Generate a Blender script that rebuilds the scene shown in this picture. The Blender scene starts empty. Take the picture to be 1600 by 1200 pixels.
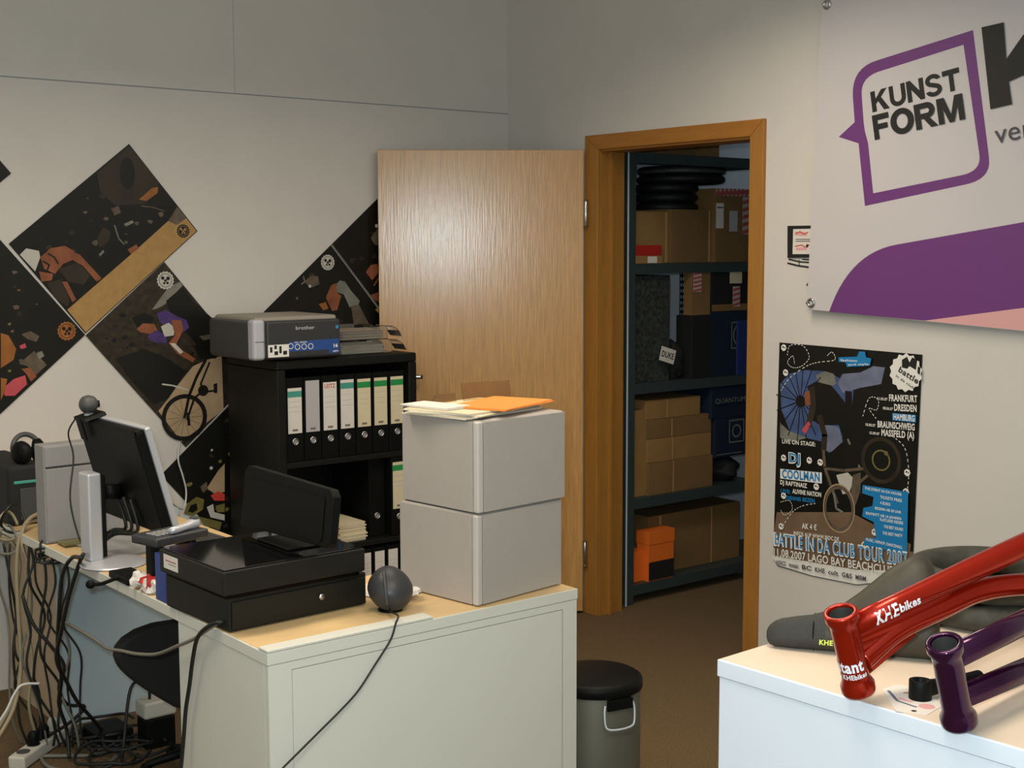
import bpy, bmesh, math, random
from mathutils import Vector, Matrix
random.seed(7)
sc = bpy.context.scene
COL = sc.collection
PI = math.pi

# ---------------------------------------------------------------- camera
cam_d = bpy.data.cameras.new('camera')
cam_d.sensor_width = 36.0
cam_d.lens = 47.367
cam_d.clip_start = 0.05
cam = bpy.data.objects.new('camera', cam_d)
COL.objects.link(cam)
_r, _u, _f = Vector((0.7831, -0.6219, -0.0027)), Vector((0.0654, 0.078, 0.9948)), Vector((0.6185, 0.7792, -0.1018))
cam.matrix_world = Matrix(((_r.x, _u.x, -_f.x, 0), (_r.y, _u.y, -_f.y, 0), (_r.z, _u.z, -_f.z, 0), (0, 0, 0, 1)))
cam.location = (-3.8476, -4.8739, 1.5976)
sc.camera = cam

# ---------------------------------------------------------------- world, lights, exposure
w = bpy.data.worlds.new('world'); sc.world = w
w.use_nodes = True
w.node_tree.nodes['Background'].inputs['Color'].default_value = (0.02, 0.022, 0.025, 1)
w.node_tree.nodes['Background'].inputs['Strength'].default_value = 1.0
vs = sc.view_settings
vs.view_transform = 'Standard'; vs.look = 'None'; vs.gamma = 1.0; vs.use_curve_mapping = False
vs.exposure = 0.0

def area(name, loc, rot, sx, sy, power, col, spread=180):
    d = bpy.data.lights.new(name, 'AREA'); d.shape = 'RECTANGLE'; d.size = sx; d.size_y = sy
    d.energy = power; d.color = col; d.spread = math.radians(spread)
    o = bpy.data.objects.new(name, d); COL.objects.link(o); o.location = loc; o.rotation_euler = rot
    return o

# warm shaded lamps hanging below the ceiling of the shop
area('hanging_lamp_desk', (-3.0, -1.7, 2.6), (0, 0, 0), 1.2, 0.35, 25, (1.0, 0.87, 0.71), 160)
area('hanging_lamp_door', (-1.2, -1.9, 2.6), (0, 0, 0), 1.2, 0.35, 21, (1.0, 0.87, 0.71), 160)
area('hanging_lamp_counter', (-2.5, -3.6, 2.6), (0, 0, 0), 1.2, 0.35, 21, (1.0, 0.87, 0.71), 160)
# a dim cool lamp of the storage room
area('storage_lamp', (2.2, -0.75, 2.85), (0, 0, 0), 0.8, 0.3, 3.6, (0.75, 0.9, 1.0), 170)
# the flash of the camera
fl = bpy.data.lights.new('camera_flash', 'POINT'); fl.energy = 150; fl.color = (0.77, 0.93, 1.0); fl.shadow_soft_size = 0.03
flo = bpy.data.objects.new('camera_flash', fl); COL.objects.link(flo); flo.location = (-3.88, -4.86, 1.665)

# ---------------------------------------------------------------- materials
def lin(c):
    c /= 255.0
    return c / 12.92 if c <= 0.04045 else ((c + 0.055) / 1.055) ** 2.4
def rgb(r, g, b): return (lin(r), lin(g), lin(b), 1.0)
MATS = {}
def mat(name, col, rough=0.5, metal=0.0, vary=0.0, scale=20.0, stretch=(1, 1, 1), bump=0.0, spec=0.5, coat=0.0, trans=0.0, ior=1.45, alpha=1.0, col2=None):
    m = bpy.data.materials.new(name); m.use_nodes = True
    nt = m.node_tree; b = nt.nodes['Principled BSDF']
    b.inputs['Base Color'].default_value = col
    b.inputs['Roughness'].default_value = rough
    b.inputs['Metallic'].default_value = metal
    b.inputs['Specular IOR Level'].default_value = spec
    b.inputs['Coat Weight'].default_value = coat
    b.inputs['Coat Roughness'].default_value = 0.08
    b.inputs['Transmission Weight'].default_value = trans
    b.inputs['IOR'].default_value = ior
    b.inputs['Alpha'].default_value = alpha
    if vary > 0 or bump > 0:
        tc = nt.nodes.new('ShaderNodeTexCoord'); mp = nt.nodes.new('ShaderNodeMapping')
        mp.inputs['Scale'].default_value = stretch
        nz = nt.nodes.new('ShaderNodeTexNoise'); nz.inputs['Scale'].default_value = scale; nz.inputs['Detail'].default_value = 6
        nt.links.new(tc.outputs['Object'], mp.inputs['Vector']); nt.links.new(mp.outputs['Vector'], nz.inputs['Vector'])
        if vary > 0:
            rp = nt.nodes.new('ShaderNodeValToRGB')
            c2 = col2 or tuple(max(0, v * (1 - vary)) for v in col[:3]) + (1,)
            c1 = tuple(min(1, v * (1 + vary)) for v in col[:3]) + (1,) if col2 is None else col
            rp.color_ramp.elements[0].position = 0.3; rp.color_ramp.elements[1].position = 0.7
            rp.color_ramp.elements[0].color = c2; rp.color_ramp.elements[1].color = c1
            nt.links.new(nz.outputs['Fac'], rp.inputs['Fac']); nt.links.new(rp.outputs['Color'], b.inputs['Base Color'])
        if bump > 0:
            bp = nt.nodes.new('ShaderNodeBump'); bp.inputs['Strength'].default_value = bump; bp.inputs['Distance'].default_value = 0.01
            nt.links.new(nz.outputs['Fac'], bp.inputs['Height']); nt.links.new(bp.outputs['Normal'], b.inputs['Normal'])
    MATS[name] = m
    return m

mat('wall', rgb(206, 200, 192), 0.75, vary=0.02, scale=6, bump=0.0)
mat('wall_storage', rgb(196, 200, 204), 0.8, vary=0.03, scale=5)
mat('ceiling', rgb(205, 205, 200), 0.9, vary=0.02)
mat('carpet', rgb(98, 78, 50), 0.95, vary=0.35, scale=170, bump=0.4)
mat('door_veneer', rgb(190, 143, 84), 0.215, vary=0.16, scale=16, stretch=(9, 9, 0.55), bump=0.05, spec=0.65)
mat('frame_wood', rgb(160, 110, 48), 0.38, vary=0.10, scale=12, stretch=(5, 5, 0.6))
mat('frame_wood_head', rgb(164, 108, 42), 0.38, vary=0.10, scale=12, stretch=(5, 0.6, 5))
mat('steel', rgb(190, 190, 190), 0.25, 1.0)
mat('laminate', rgb(206, 205, 194), 0.45, vary=0.012, scale=3)
mat('laminate_white', rgb(214, 219, 228), 0.4, vary=0.01, scale=3)
mat('laminate_panel', rgb(172, 186, 190), 0.5, vary=0.015, scale=3)
mat('laminate_beige', rgb(190, 168, 140), 0.6, vary=0.06, scale=5)
mat('seam', rgb(80, 78, 70), 0.8)
mat('beech', rgb(214, 182, 132), 0.4, vary=0.05, scale=10, stretch=(1, 8, 1))
mat('beech_pale', rgb(220, 200, 178), 0.4, vary=0.03, scale=10)
mat('box_grey', rgb(166, 158, 150), 0.45, vary=0.015, scale=40)
mat('box_trim', rgb(186, 180, 172), 0.35)
mat('black', rgb(13, 14, 13), 0.5, spec=0.15)
mat('black_shelf', rgb(15, 15, 12), 0.5, vary=0.15, scale=30, spec=0.35)
mat('black_soft', rgb(26, 26, 26), 0.8)
mat('black_gloss', rgb(10, 10, 10), 0.06, spec=0.6)
mat('black_case', rgb(24, 23, 17), 0.5, spec=0.35)
mat('charcoal', rgb(52, 52, 54), 0.42)
mat('dark_grey', rgb(66, 66, 66), 0.5)
mat('grey_case', rgb(136, 134, 132), 0.5, vary=0.02)
mat('grey_slot', rgb(58, 58, 58), 0.6)
mat('silver', rgb(190, 190, 194), 0.32, 0.35)
mat('silver_light', rgb(176, 176, 182), 0.42)
mat('printer_grey', rgb(64, 64, 64), 0.45)
mat('printer_top', rgb(142, 134, 122), 0.5)
mat('paper', rgb(214, 206, 196), 0.8, vary=0.02)
mat('paper_cream', rgb(212, 198, 164), 0.8, vary=0.03)
mat('paper_grey', rgb(150, 148, 146), 0.8, vary=0.1, scale=15)
mat('paper_brown', rgb(120, 100, 82), 0.8, vary=0.2, scale=12)
mat('label_grey', rgb(176, 171, 172), 0.7)
mat('label_ink', rgb(110, 106, 100), 0.7)
mat('teal', rgb(66, 146, 128), 0.6)
mat('green', rgb(34, 138, 70), 0.6)
mat('red_ink', rgb(196, 60, 50), 0.6)
mat('orange_paper', rgb(228, 138, 56), 0.7, vary=0.03)
mat('blue_sticker', rgb(42, 76, 140), 0.4)
mat('sky_blue', rgb(60, 136, 190), 0.5)
mat('white_ink', rgb(226, 222, 214), 0.6)
mat('blue_binder', rgb(36, 62, 132), 0.45)
mat('acrylic', rgb(236, 232, 222), 0.08, trans=0.92, ior=1.25)
mat('acrylic_thin', rgb(226, 206, 176), 0.08, trans=0.95, ior=1.12)
mat('plastic_wrap', rgb(220, 222, 226), 0.2, trans=0.55, ior=1.2)
mat('cable_black', rgb(26, 27, 25), 0.5)
mat('cable_grey', rgb(112, 108, 98), 0.55)
mat('cable_beige', rgb(150, 136, 108), 0.55)
mat('cable_white', rgb(196, 196, 190), 0.5)
mat('strip_white', rgb(190, 186, 172), 0.5)
mat('bin_steel', rgb(100, 98, 86), 0.5, 0.35, vary=0.05, scale=10)
mat('kraft', rgb(146, 110, 64), 0.85, vary=0.08, scale=9)
mat('kraft_dark', rgb(122, 92, 54), 0.85, vary=0.08, scale=9)
mat('tape', rgb(176, 140, 90), 0.4)
mat('tape_red', rgb(168, 78, 76), 0.5)
mat('tape_white', rgb(186, 166, 160), 0.5)
mat('rack_steel', rgb(72, 84, 84), 0.45, 0.5)
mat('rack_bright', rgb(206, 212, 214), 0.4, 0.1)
mat('carton_black', rgb(28, 28, 28), 0.6)
mat('carton_blue', rgb(30, 48, 104), 0.6, vary=0.1)
mat('carton_navy', rgb(22, 32, 52), 0.6, vary=0.1)
mat('print_grey', rgb(110, 110, 104), 0.6)
mat('case_speckle', rgb(46, 50, 46), 0.9, vary=0.7, scale=70)
mat('orange_card', rgb(226, 110, 34), 0.6, vary=0.04)
mat('red_card', rgb(170, 34, 26), 0.6)
mat('tyre', rgb(20, 20, 20), 0.6, vary=0.25, scale=60)
mat('tyre_dusty', rgb(58, 56, 46), 0.75, vary=0.3, scale=40)
mat('saddle', rgb(46, 45, 41), 0.7, vary=0.15, scale=300, bump=0.15)
mat('saddle_side', rgb(52, 47, 35), 0.55, vary=0.1, scale=80)
mat('lime', rgb(190, 200, 60), 0.5)
mat('red_paint', (0.36, 0.013, 0.002, 1), 0.26, 0.6, coat=0.3)
mat('purple_paint', (0.04, 0.004, 0.036, 1), 0.16, 0.6, coat=0.3)
mat('decal_white', rgb(236, 232, 236), 0.4)
mat('tube_inside', rgb(86, 84, 80), 0.5, 0.6)
mat('banner', rgb(196, 190, 190), 0.6, vary=0.012, scale=3)
mat('banner_purple', rgb(106, 54, 116), 0.55)
mat('banner_pink', rgb(214, 160, 158), 0.6)
mat('ink_black', rgb(26, 26, 24), 0.6)
mat('ink_grey', rgb(74, 70, 74), 0.6)
# printing colours of the photo posters
mat('p_black', rgb(22, 20, 15), 0.35, vary=0.5, scale=5, col2=rgb(11, 12, 9))
mat('seam_soft', rgb(140, 142, 142), 0.8)
mat('seam_faint', rgb(176, 174, 170), 0.8)
mat('p_brown', rgb(48, 40, 30), 0.35, vary=0.35, scale=9)
mat('p_spots', rgb(58, 50, 36), 0.35, vary=0.4, scale=45, col2=rgb(28, 25, 18))
mat('p_tan', rgb(166, 130, 78), 0.35, vary=0.10, scale=30)
mat('p_sand', rgb(170, 144, 112), 0.35, vary=0.12, scale=14)
mat('p_skin', rgb(132, 78, 52), 0.35, vary=0.25, scale=20)
mat('p_orange', rgb(144, 90, 42), 0.35, vary=0.2, scale=20)
mat('p_pink', rgb(186, 76, 84), 0.35, vary=0.1, scale=20)
mat('p_purple', rgb(72, 52, 104), 0.35, vary=0.25, scale=30)
mat('p_white', rgb(186, 182, 172), 0.35, vary=0.05)
mat('p_grey', rgb(116, 116, 106), 0.35, vary=0.2, scale=14)
mat('p_dim', rgb(92, 80, 66), 0.35, vary=0.3, scale=30)
mat('p_blue', rgb(66, 84, 124), 0.35, vary=0.3, scale=14)
mat('p_slate', rgb(104, 110, 132), 0.35, vary=0.2, scale=20)
mat('p_cyan', rgb(30, 122, 178), 0.35)
mat('p_floor', rgb(114, 92, 72), 0.35, vary=0.15, scale=12)
mat('p_olive', rgb(110, 102, 56), 0.35, vary=0.2, scale=30)

# ---------------------------------------------------------------- mesh helpers
class G:
    """collects shapes into one mesh; build() links it"""
    def __init__(s):
        s.bm = bmesh.new(); s.mats = []
    def mi(s, m):
        if m not in s.mats: s.mats.append(m)
        return s.mats.index(m)
    def add(s, bm2, m):
        i = s.mi(m); mp = {}
        for v in bm2.verts: mp[v] = s.bm.verts.new(v.co)
        for f in bm2.faces:
            try: nf = s.bm.faces.new([mp[v] for v in f.verts]); nf.material_index = i
            except ValueError: pass
        bm2.free()
        return s
    def face(s, pts, m):
        f = s.bm.faces.new([s.bm.verts.new(p) for p in pts]); f.material_index = s.mi(m)
    def box(s, a, b, m, bev=0.0, seg=2, M=None):
        b2 = bmesh.new(); bmesh.ops.create_cube(b2, size=1)
        c = [(a[i] + b[i]) / 2 for i in range(3)]; d = [abs(b[i] - a[i]) for i in range(3)]
        for v in b2.verts: v.co = Vector((c[0] + v.co.x * d[0], c[1] + v.co.y * d[1], c[2] + v.co.z * d[2]))
        if bev > 0: bmesh.ops.bevel(b2, geom=list(b2.edges), offset=bev, segments=seg, affect='EDGES', profile=0.5)
        if M is not None: bmesh.ops.transform(b2, matrix=M, verts=b2.verts)
        return s.add(b2, m)
    def cyl(s, p0, p1, r0, m, r1=None, seg=20, cap=True):
        r1 = r0 if r1 is None else r1
        return s.loft([(p0, r0), (p1, r1)], m, seg, cap)
    def loft(s, rings, m, seg=20, cap=True, sq=None):
        """circles of given radius along a straight or bent axis"""
        P = [Vector(r[0]) for r in rings]; b2 = bmesh.new(); R = []
        n0 = None
        for i, p in enumerate(P):
            t = (P[min(i + 1, len(P) - 1)] - P[max(i - 1, 0)])
            if t.length < 1e-9: t = Vector((0, 0, 1))
            t.normalize()
            if n0 is None:
                n0 = t.cross(Vector((0, 0, 1)) if abs(t.z) < 0.9 else Vector((1, 0, 0))).normalized()
            n0 = (n0 - t * n0.dot(t))
            n0 = n0.normalized() if n0.length > 1e-6 else t.orthogonal().normalized()
            bn = t.cross(n0); r = rings[i][1]
            R.append([b2.verts.new(p + (n0 * math.cos(2 * PI * k / seg) + bn * math.sin(2 * PI * k / seg)) * r) for k in range(seg)])
        for i in range(len(R) - 1):
            for k in range(seg): b2.faces.new((R[i][k], R[i][(k + 1) % seg], R[i + 1][(k + 1) % seg], R[i + 1][k]))
        if cap: b2.faces.new(R[0][::-1]); b2.faces.new(R[-1])
        bmesh.ops.recalc_face_normals(b2, faces=b2.faces)
        return s.add(b2, m)
    def tube(s, pts, r, m, seg=8, n=6):
        return s.loft([(p, r) for p in spline(pts, n)], m, seg)
    def lathe(s, prof, c, m, seg=32, axis=(0, 0, 1)):
        """profile of (radius, height) turned about an axis through c"""
        ax = Vector(axis).normalized(); q = Vector((0, 0, 1)).rotation_difference(ax); b2 = bmesh.new(); R = []
        for r, h in prof:
            R.append([b2.verts.new(Vector(c) + q @ Vector((max(r, 1e-5) * math.cos(2 * PI * k / seg), max(r, 1e-5) * math.sin(2 * PI * k / seg), h))) for k in range(seg)])
        for i in range(len(R) - 1):
            for k in range(seg): b2.faces.new((R[i][k], R[i][(k + 1) % seg], R[i + 1][(k + 1) % seg], R[i + 1][k]))
        if prof[0][0] > 1e-4: b2.faces.new(R[0][::-1])
        if prof[-1][0] > 1e-4: b2.faces.new(R[-1])
        bmesh.ops.remove_doubles(b2, verts=b2.verts, dist=2e-5)
        bmesh.ops.recalc_face_normals(b2, faces=b2.faces)
        return s.add(b2, m)
    def torus(s, c, R, r, m, axis=(0, 0, 1), seg=48, rs=12, flat=1.0, knob=0.0):
        ax = Vector(axis).normalized(); q = Vector((0, 0, 1)).rotation_difference(ax); b2 = bmesh.new(); V = []
        for i in range(seg):
            a = 2 * PI * i / seg
            V.append([b2.verts.new(Vector(c) + q @ Vector(((R + (r + knob * (i % 2) * max(0, math.cos(2 * PI * k / rs))) * math.cos(2 * PI * k / rs)) * math.cos(a), (R + (r + knob * (i % 2) * max(0, math.cos(2 * PI * k / rs))) * math.cos(2 * PI * k / rs)) * math.sin(a), flat * r * math.sin(2 * PI * k / rs)))) for k in range(rs)])
        for i in range(seg):
            for k in range(rs): b2.faces.new((V[i][k], V[(i + 1) % seg][k], V[(i + 1) % seg][(k + 1) % rs], V[i][(k + 1) % rs]))
        bmesh.ops.recalc_face_normals(b2, faces=b2.faces)
        return s.add(b2, m)
    def prism(s, poly, fn, d0, d1, m, bev=0.0):
        """2-D outline extruded between two depths; fn(a, b, depth) gives the point"""
        b2 = bmesh.new(); A = [b2.verts.new(fn(p[0], p[1], d0)) for p in poly]; B = [b2.verts.new(fn(p[0], p[1], d1)) for p in poly]
        n = len(poly); b2.faces.new(A); b2.faces.new(B[::-1])
        for i in range(n): b2.faces.new((A[i], B[i], B[(i + 1) % n], A[(i + 1) % n]))
        bmesh.ops.recalc_face_normals(b2, faces=b2.faces)
        if bev > 0: bmesh.ops.bevel(b2, geom=[e for e in b2.edges], offset=bev, segments=2, affect='EDGES', profile=0.5)
        return s.add(b2, m)
    def build(s, name, parent=None, smooth=True, loc=None, ang=35, kind=None):
        bm = s.bm
        lim = math.radians(ang)
        for f in bm.faces: f.smooth = smooth
        if smooth:
            for e in bm.edges:
                if len(e.link_faces) == 2 and e.calc_face_angle(0) > lim: e.smooth = False
        if parent is not None: org = ORG[parent]
        elif loc is not None: org = Vector(loc)
        else:
            xs = [v.co for v in bm.verts]
            org = Vector(((min(v.x for v in xs) + max(v.x for v in xs)) / 2, (min(v.y for v in xs) + max(v.y for v in xs)) / 2, min(v.z for v in xs)))
        for v in bm.verts: v.co -= org
        me = bpy.data.meshes.new(name); bm.to_mesh(me); bm.free()
        for m in s.mats: me.materials.append(MATS[m])
        o = bpy.data.objects.new(name, me); COL.objects.link(o)
        if parent is not None: o.parent = parent
        else: o.location = org
        ORG[o] = org
        if kind: o['kind'] = kind
        if smooth:
            wn = o.modifiers.new('weighted_normal', 'WEIGHTED_NORMAL'); wn.keep_sharp = True
        return o
ORG = {}

def spline(pts, n=6):
    P = [Vector(p) for p in pts]
    if len(P) < 3 or n <= 1: return P
    out = []
    for i in range(len(P) - 1):
        p0, p1, p2, p3 = P[max(i - 1, 0)], P[i], P[i + 1], P[min(i + 2, len(P) - 1)]
        for k in range(n):
            t = k / n
            out.append(0.5 * ((2 * p1) + (-p0 + p2) * t + (2 * p0 - 5 * p1 + 4 * p2 - p3) * t * t + (-p0 + 3 * p1 - 3 * p2 + p3) * t ** 3))
    out.append(P[-1])
    return out

def tag(o, label, cat, group=None):
    o['label'] = label; o['category'] = cat
    if group: o['group'] = group
    return o
def thing(name, label, cat, loc, group=None):
    o = bpy.data.objects.new(name, None); COL.objects.link(o); o.location = loc; o.empty_display_size = 0.05
    ORG[o] = Vector(loc)
    return tag(o, label, cat, group)
def dup(root, loc, label=None, rotz=None):
    r = root.copy(); COL.objects.link(r); r.location = loc
    if rotz is not None: r.rotation_euler[2] = rotz
    if label: r['label'] = label
    for ch in list(root.children):
        c = ch.copy(); COL.objects.link(c); c.parent = r
        for g in list(ch.children):
            d = g.copy(); COL.objects.link(d); d.parent = c
    return r

_tc = {}
def text2d(txt, bold=0.0):
    """outline letters as flat polygons: list of triangles / polygons in units of the font size, and the width"""
    key = (txt, bold)
    if key in _tc: return _tc[key]
    cu = bpy.data.curves.new('lettering', 'FONT'); cu.body = txt; cu.size = 1.0; cu.offset = bold; cu.resolution_u = 3; cu.space_character = 1.0 + 2.6 * bold
    o = bpy.data.objects.new('lettering', cu); COL.objects.link(o)
    dg = bpy.context.evaluated_depsgraph_get(); ev = o.evaluated_get(dg); me = ev.to_mesh()
    V = [(v.co.x, v.co.y) for v in me.vertices]; F = [list(p.vertices) for p in me.polygons]
    ev.to_mesh_clear(); bpy.data.objects.remove(o); bpy.data.curves.remove(cu)
    x0 = min(v[0] for v in V); x1 = max(v[0] for v in V); y0 = min(v[1] for v in V); y1 = max(v[1] for v in V)
    _tc[key] = (V, F, x0, x1, y0, y1)
    return _tc[key]

class Print:
    """flat printed sheet: layers of coloured shapes on a plane given by fn(a, b, depth)"""
    STEP = 0.00003
    def __init__(s, fn, depth):
        s.g = G(); s.fn = fn; s.d = depth; s.n = 0
    def sheet(s, poly, m, thick=0.0015):
        s.g.prism(poly, s.fn, s.d - thick, s.d, m); return s
    def poly(s, pts, m):
        s.n += 1
        s.g.face([s.fn(p[0], p[1], s.d + s.STEP * s.n) for p in pts], m); return s
    def dot(s, c, r, m, ry=None, n=18):
        return s.poly([(c[0] + r * math.cos(2 * PI * k / n), c[1] + (ry or r) * math.sin(2 * PI * k / n)) for k in range(n)], m)
    def gear(s, c, r, m, teeth=16):
        return s.poly([(c[0] + r * (1.0 if k % 2 else 0.88) * math.cos(PI * k / teeth), c[1] + r * (1.0 if k % 2 else 0.88) * math.sin(PI * k / teeth)) for k in range(2 * teeth)], m)
    def line(s, pts, wd, m):
        pts = [Vector((p[0], p[1])) for p in pts]
        s.n += 1
        dep = s.d + s.STEP * s.n
        for a, b in zip(pts[:-1], pts[1:]):
            t = (b - a)
            if t.length < 1e-6: continue
            t.normalize(); nn = Vector((-t.y, t.x)) * wd / 2; e = t * wd * 0.15
            s.g.face([s.fn(q.x, q.y, dep) for q in (a - e + nn, a - e - nn, b + e - nn, b + e + nn)], m)
        return s
    def ring(s, c, r, wd, m, ry=None, n=28):
        ry = ry or r; s.n += 1; dep = s.d + s.STEP * s.n
        for k in range(n):
            a, b = 2 * PI * k / n, 2 * PI * (k + 1) / n
            s.g.face([s.fn(c[0] + q * math.cos(t), c[1] + q * ry / r * math.sin(t), dep) for q, t in ((r - wd / 2, a), (r + wd / 2, a), (r + wd / 2, b), (r - wd / 2, b))], m)
        return s
    def text(s, txt, p0, p1, h, m, bold=0.0, shear=0.0, up=None):
        """lettering from p0 to p1 along its baseline, capital height h"""
        V, F, x0, x1, y0, y1 = text2d(txt, bold); s.n += 1; dep = s.d + s.STEP * s.n
        e = Vector((p1[0] - p0[0], p1[1] - p0[1])) / (x1 - x0)
        if up is None:
            up = Vector((-e.y, e.x)).normalized()
            if up.y < 0: up = -up
        up = Vector(up).normalized() * h / 0.7
        i = s.g.mi(m)
        vs_ = [s.g.bm.verts.new(s.fn(*(Vector(p0) + e * (v[0] - x0) + up * v[1]), dep)) for v in V]
        for f in F:
            try: nf = s.g.bm.faces.new([vs_[k] for k in f]); nf.material_index = i
            except ValueError: pass
        return s
    def speckle(s, c, a, b, n, seed, cols=('p_brown', 'p_dim', 'p_black', 'p_black')):
        """small dim patches of a dark photograph over the parallelogram c, c+a, c+b"""
        rnd = random.Random(seed)
        for k in range(n):
            u, v = rnd.uniform(0.06, 0.94), rnd.uniform(0.06, 0.94); o = Vector(c) + Vector(a) * u + Vector(b) * v; r = rnd.uniform(0.005, 0.022)
            m = rnd.randint(5, 8); t = rnd.uniform(0, 6)
            s.poly([(o.x + r * rnd.uniform(0.5, 1) * math.cos(t + 2 * PI * j / m), o.y + r * rnd.uniform(0.35, 0.8) * math.sin(t + 2 * PI * j / m)) for j in range(m)], rnd.choice(cols))
        return s
    def build(s, name, parent=None): return s.g.build(name, parent, smooth=False)

LW = lambda a, b, d: (a, -d, b)          # on the left wall, (x, z)
RW = lambda a, b, d: (-d, a, b)          # on the right wall, (y, z)

# ================================================================ the room
H = 3.0
def struct(name, g, **k):
    o = g.build(name, smooth=False, **k); o['kind'] = 'structure'; return o
struct('floor', G().box((-5.4, -6.4, -0.1), (3.2, 0.15, 0), 'carpet'))
struct('ceiling', G().box((-5.4, -6.4, H), (3.2, 0.15, H + 0.1), 'ceiling'))
g = G().box((-5.4, 0, 0), (0, 0.14, H), 'wall')
struct('wall_left', g)
g = G()
# board joints of the left wall
g.box((-5.3, -0.0012, 2.1925), (0, 0.0005, 2.1965), 'seam_soft')
g.box((-1.362, -0.001, 2.197), (-1.3595, 0.0005, H), 'seam_faint')
struct('trim_1', g)
YA, YB, ZT = -0.60, -1.475, 2.012        # door opening
g = G().box((0, YA + 0.0, 0), (0.12, 0.14, H), 'wall').box((0, -6.4, 0), (0.12, YB, H), 'wall').box((0, YB, ZT + 0.01), (0.12, YA, H), 'wall')
struct('wall_right', g)
struct('wall_back', G().box((-5.4, -6.4, 0), (0, -6.3, H), 'wall'))
struct('wall_front', G().box((-5.4, -6.3, 0), (-5.3, 0, H), 'wall'))
struct('wall_storage_left', G().box((0.12, 0.02, 0), (3.2, 0.14, H), 'wall_storage'))
struct('wall_storage_far', G().box((3.1, -6.4, 0), (3.2, 0.02, H), 'wall_storage'))
struct('wall_storage_right', G().box((0.12, -3.6, 0), (3.1, -3.5, H), 'wall_storage'))

# door frame: casing both jambs and head with mitred corners, lining
def casing(name, poly, m):
    return struct(name, G().prism(poly, RW, -0.004, 0.016, m, bev=0.003))
oA, oB, iA, iB, oT, iT = -0.545, -1.532, -0.628, -1.465, 2.06, 1.999
jl = casing('trim_2', [(oA, 0), (iA, 0), (iA, iT), (oA, oT)], 'frame_wood')
jr = casing('trim_3', [(iB, 0), (oB, 0), (oB, oT), (iB, iT)], 'frame_wood')
hd = casing('trim_4', [(oA, oT), (iA, iT), (iB, iT), (oB, oT)], 'frame_wood_head')
g = G().box((0.0, YA - 0.03, 0), (0.135, YA + 0.0, ZT), 'frame_wood').box((0.0, YB, 0), (0.135, YB + 0.018, ZT), 'frame_wood').box((0, YB, iT - 0.008), (0.135, YA, ZT + 0.008), 'frame_wood_head')
g.box((0.05, YA - 0.045, 0), (0.062, YA - 0.028, ZT - 0.02), 'frame_wood')
struct('trim_5', g)

# door leaf, open into the room
hx, hy = -0.03, -0.562
la = math.radians(144.6)
LD = Vector((math.cos(la), math.sin(la), 0)); LN = Vector((-math.sin(la), math.cos(la), 0))   # LN points away from the wall side
if LN.y > 0: LN = -LN
def leaf(a, b, d): return Vector((hx, hy, 0)) + LD * a + LN * d + Vector((0, 0, b))
door = thing('door_1', 'open oak veneer door leaf swung back against the wall', 'door', (hx, hy, 0.0))
door['kind'] = 'structure'
g = G().prism([(0.004, 0.012), (0.872, 0.012), (0.872, 2.0), (0.004, 2.0)], leaf, -0.042, 0.0, 'door_veneer', bev=0.002)
g.build('leaf', door)
g = G()
g.prism([(0.815 + 0.018 * math.cos(k * PI / 8), 1.05 + 0.018 * math.sin(k * PI / 8)) for k in range(16)], leaf, 0, 0.008, 'steel')
g.cyl(leaf(0.815, 1.05, 0.006), leaf(0.815, 1.05, 0.055), 0.009, 'steel', seg=12)
g.tube([leaf(0.815, 1.05, 0.05), leaf(0.80, 1.05, 0.056), leaf(0.69, 1.05, 0.056)], 0.0095, 'steel', seg=12)
g.prism([(0.815 + 0.014 * math.cos(k * PI / 8), 0.96 + 0.02 * math.sin(k * PI / 8)) for k in range(16)], leaf, 0, 0.006, 'steel')
g.build('handle', door)
for zc in (1.735, 0.27):
    hv = leaf(-0.004, 0, 0.010)
    g = G().cyl(hv + Vector((0, 0, zc - 0.05)), hv + Vector((0, 0, zc + 0.05)), 0.0085, 'steel', seg=12)
    g.cyl(hv + Vector((0, 0, zc - 0.056)), hv + Vector((0, 0, zc - 0.05)), 0.010, 'steel', seg=12).cyl(hv + Vector((0, 0, zc + 0.05)), hv + Vector((0, 0, zc + 0.056)), 0.010, 'steel', seg=12)
    g.build('hinge', door)

# ================================================================ posters on the left wall (landscape prints turned on a corner)
E1, E2 = Vector((0.764, 0.645)), Vector((0.645, -0.764))
def quad(c, a, b):
    c = Vector(c); return [tuple(c), tuple(c + E1 * a), tuple(c + E1 * a + E2 * b), tuple(c + E2 * b)]
def badge(p, c, r, m1, m2):
    p.gear(c, r, m1); p.ring(c, r * 0.7, r * 0.06, m2)
    for dx, dz, q in ((-0.3, 0.25, 0.2), (0.3, 0.2, 0.22), (0.0, -0.02, 0.16), (-0.15, -0.3, 0.14), (0.22, -0.28, 0.16)):
        p.dot((c[0] + dx * r, c[1] + dz * r), q * r, m2, n=8)
PG = 'photo posters mounted diagonally on the white wall'
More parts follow.
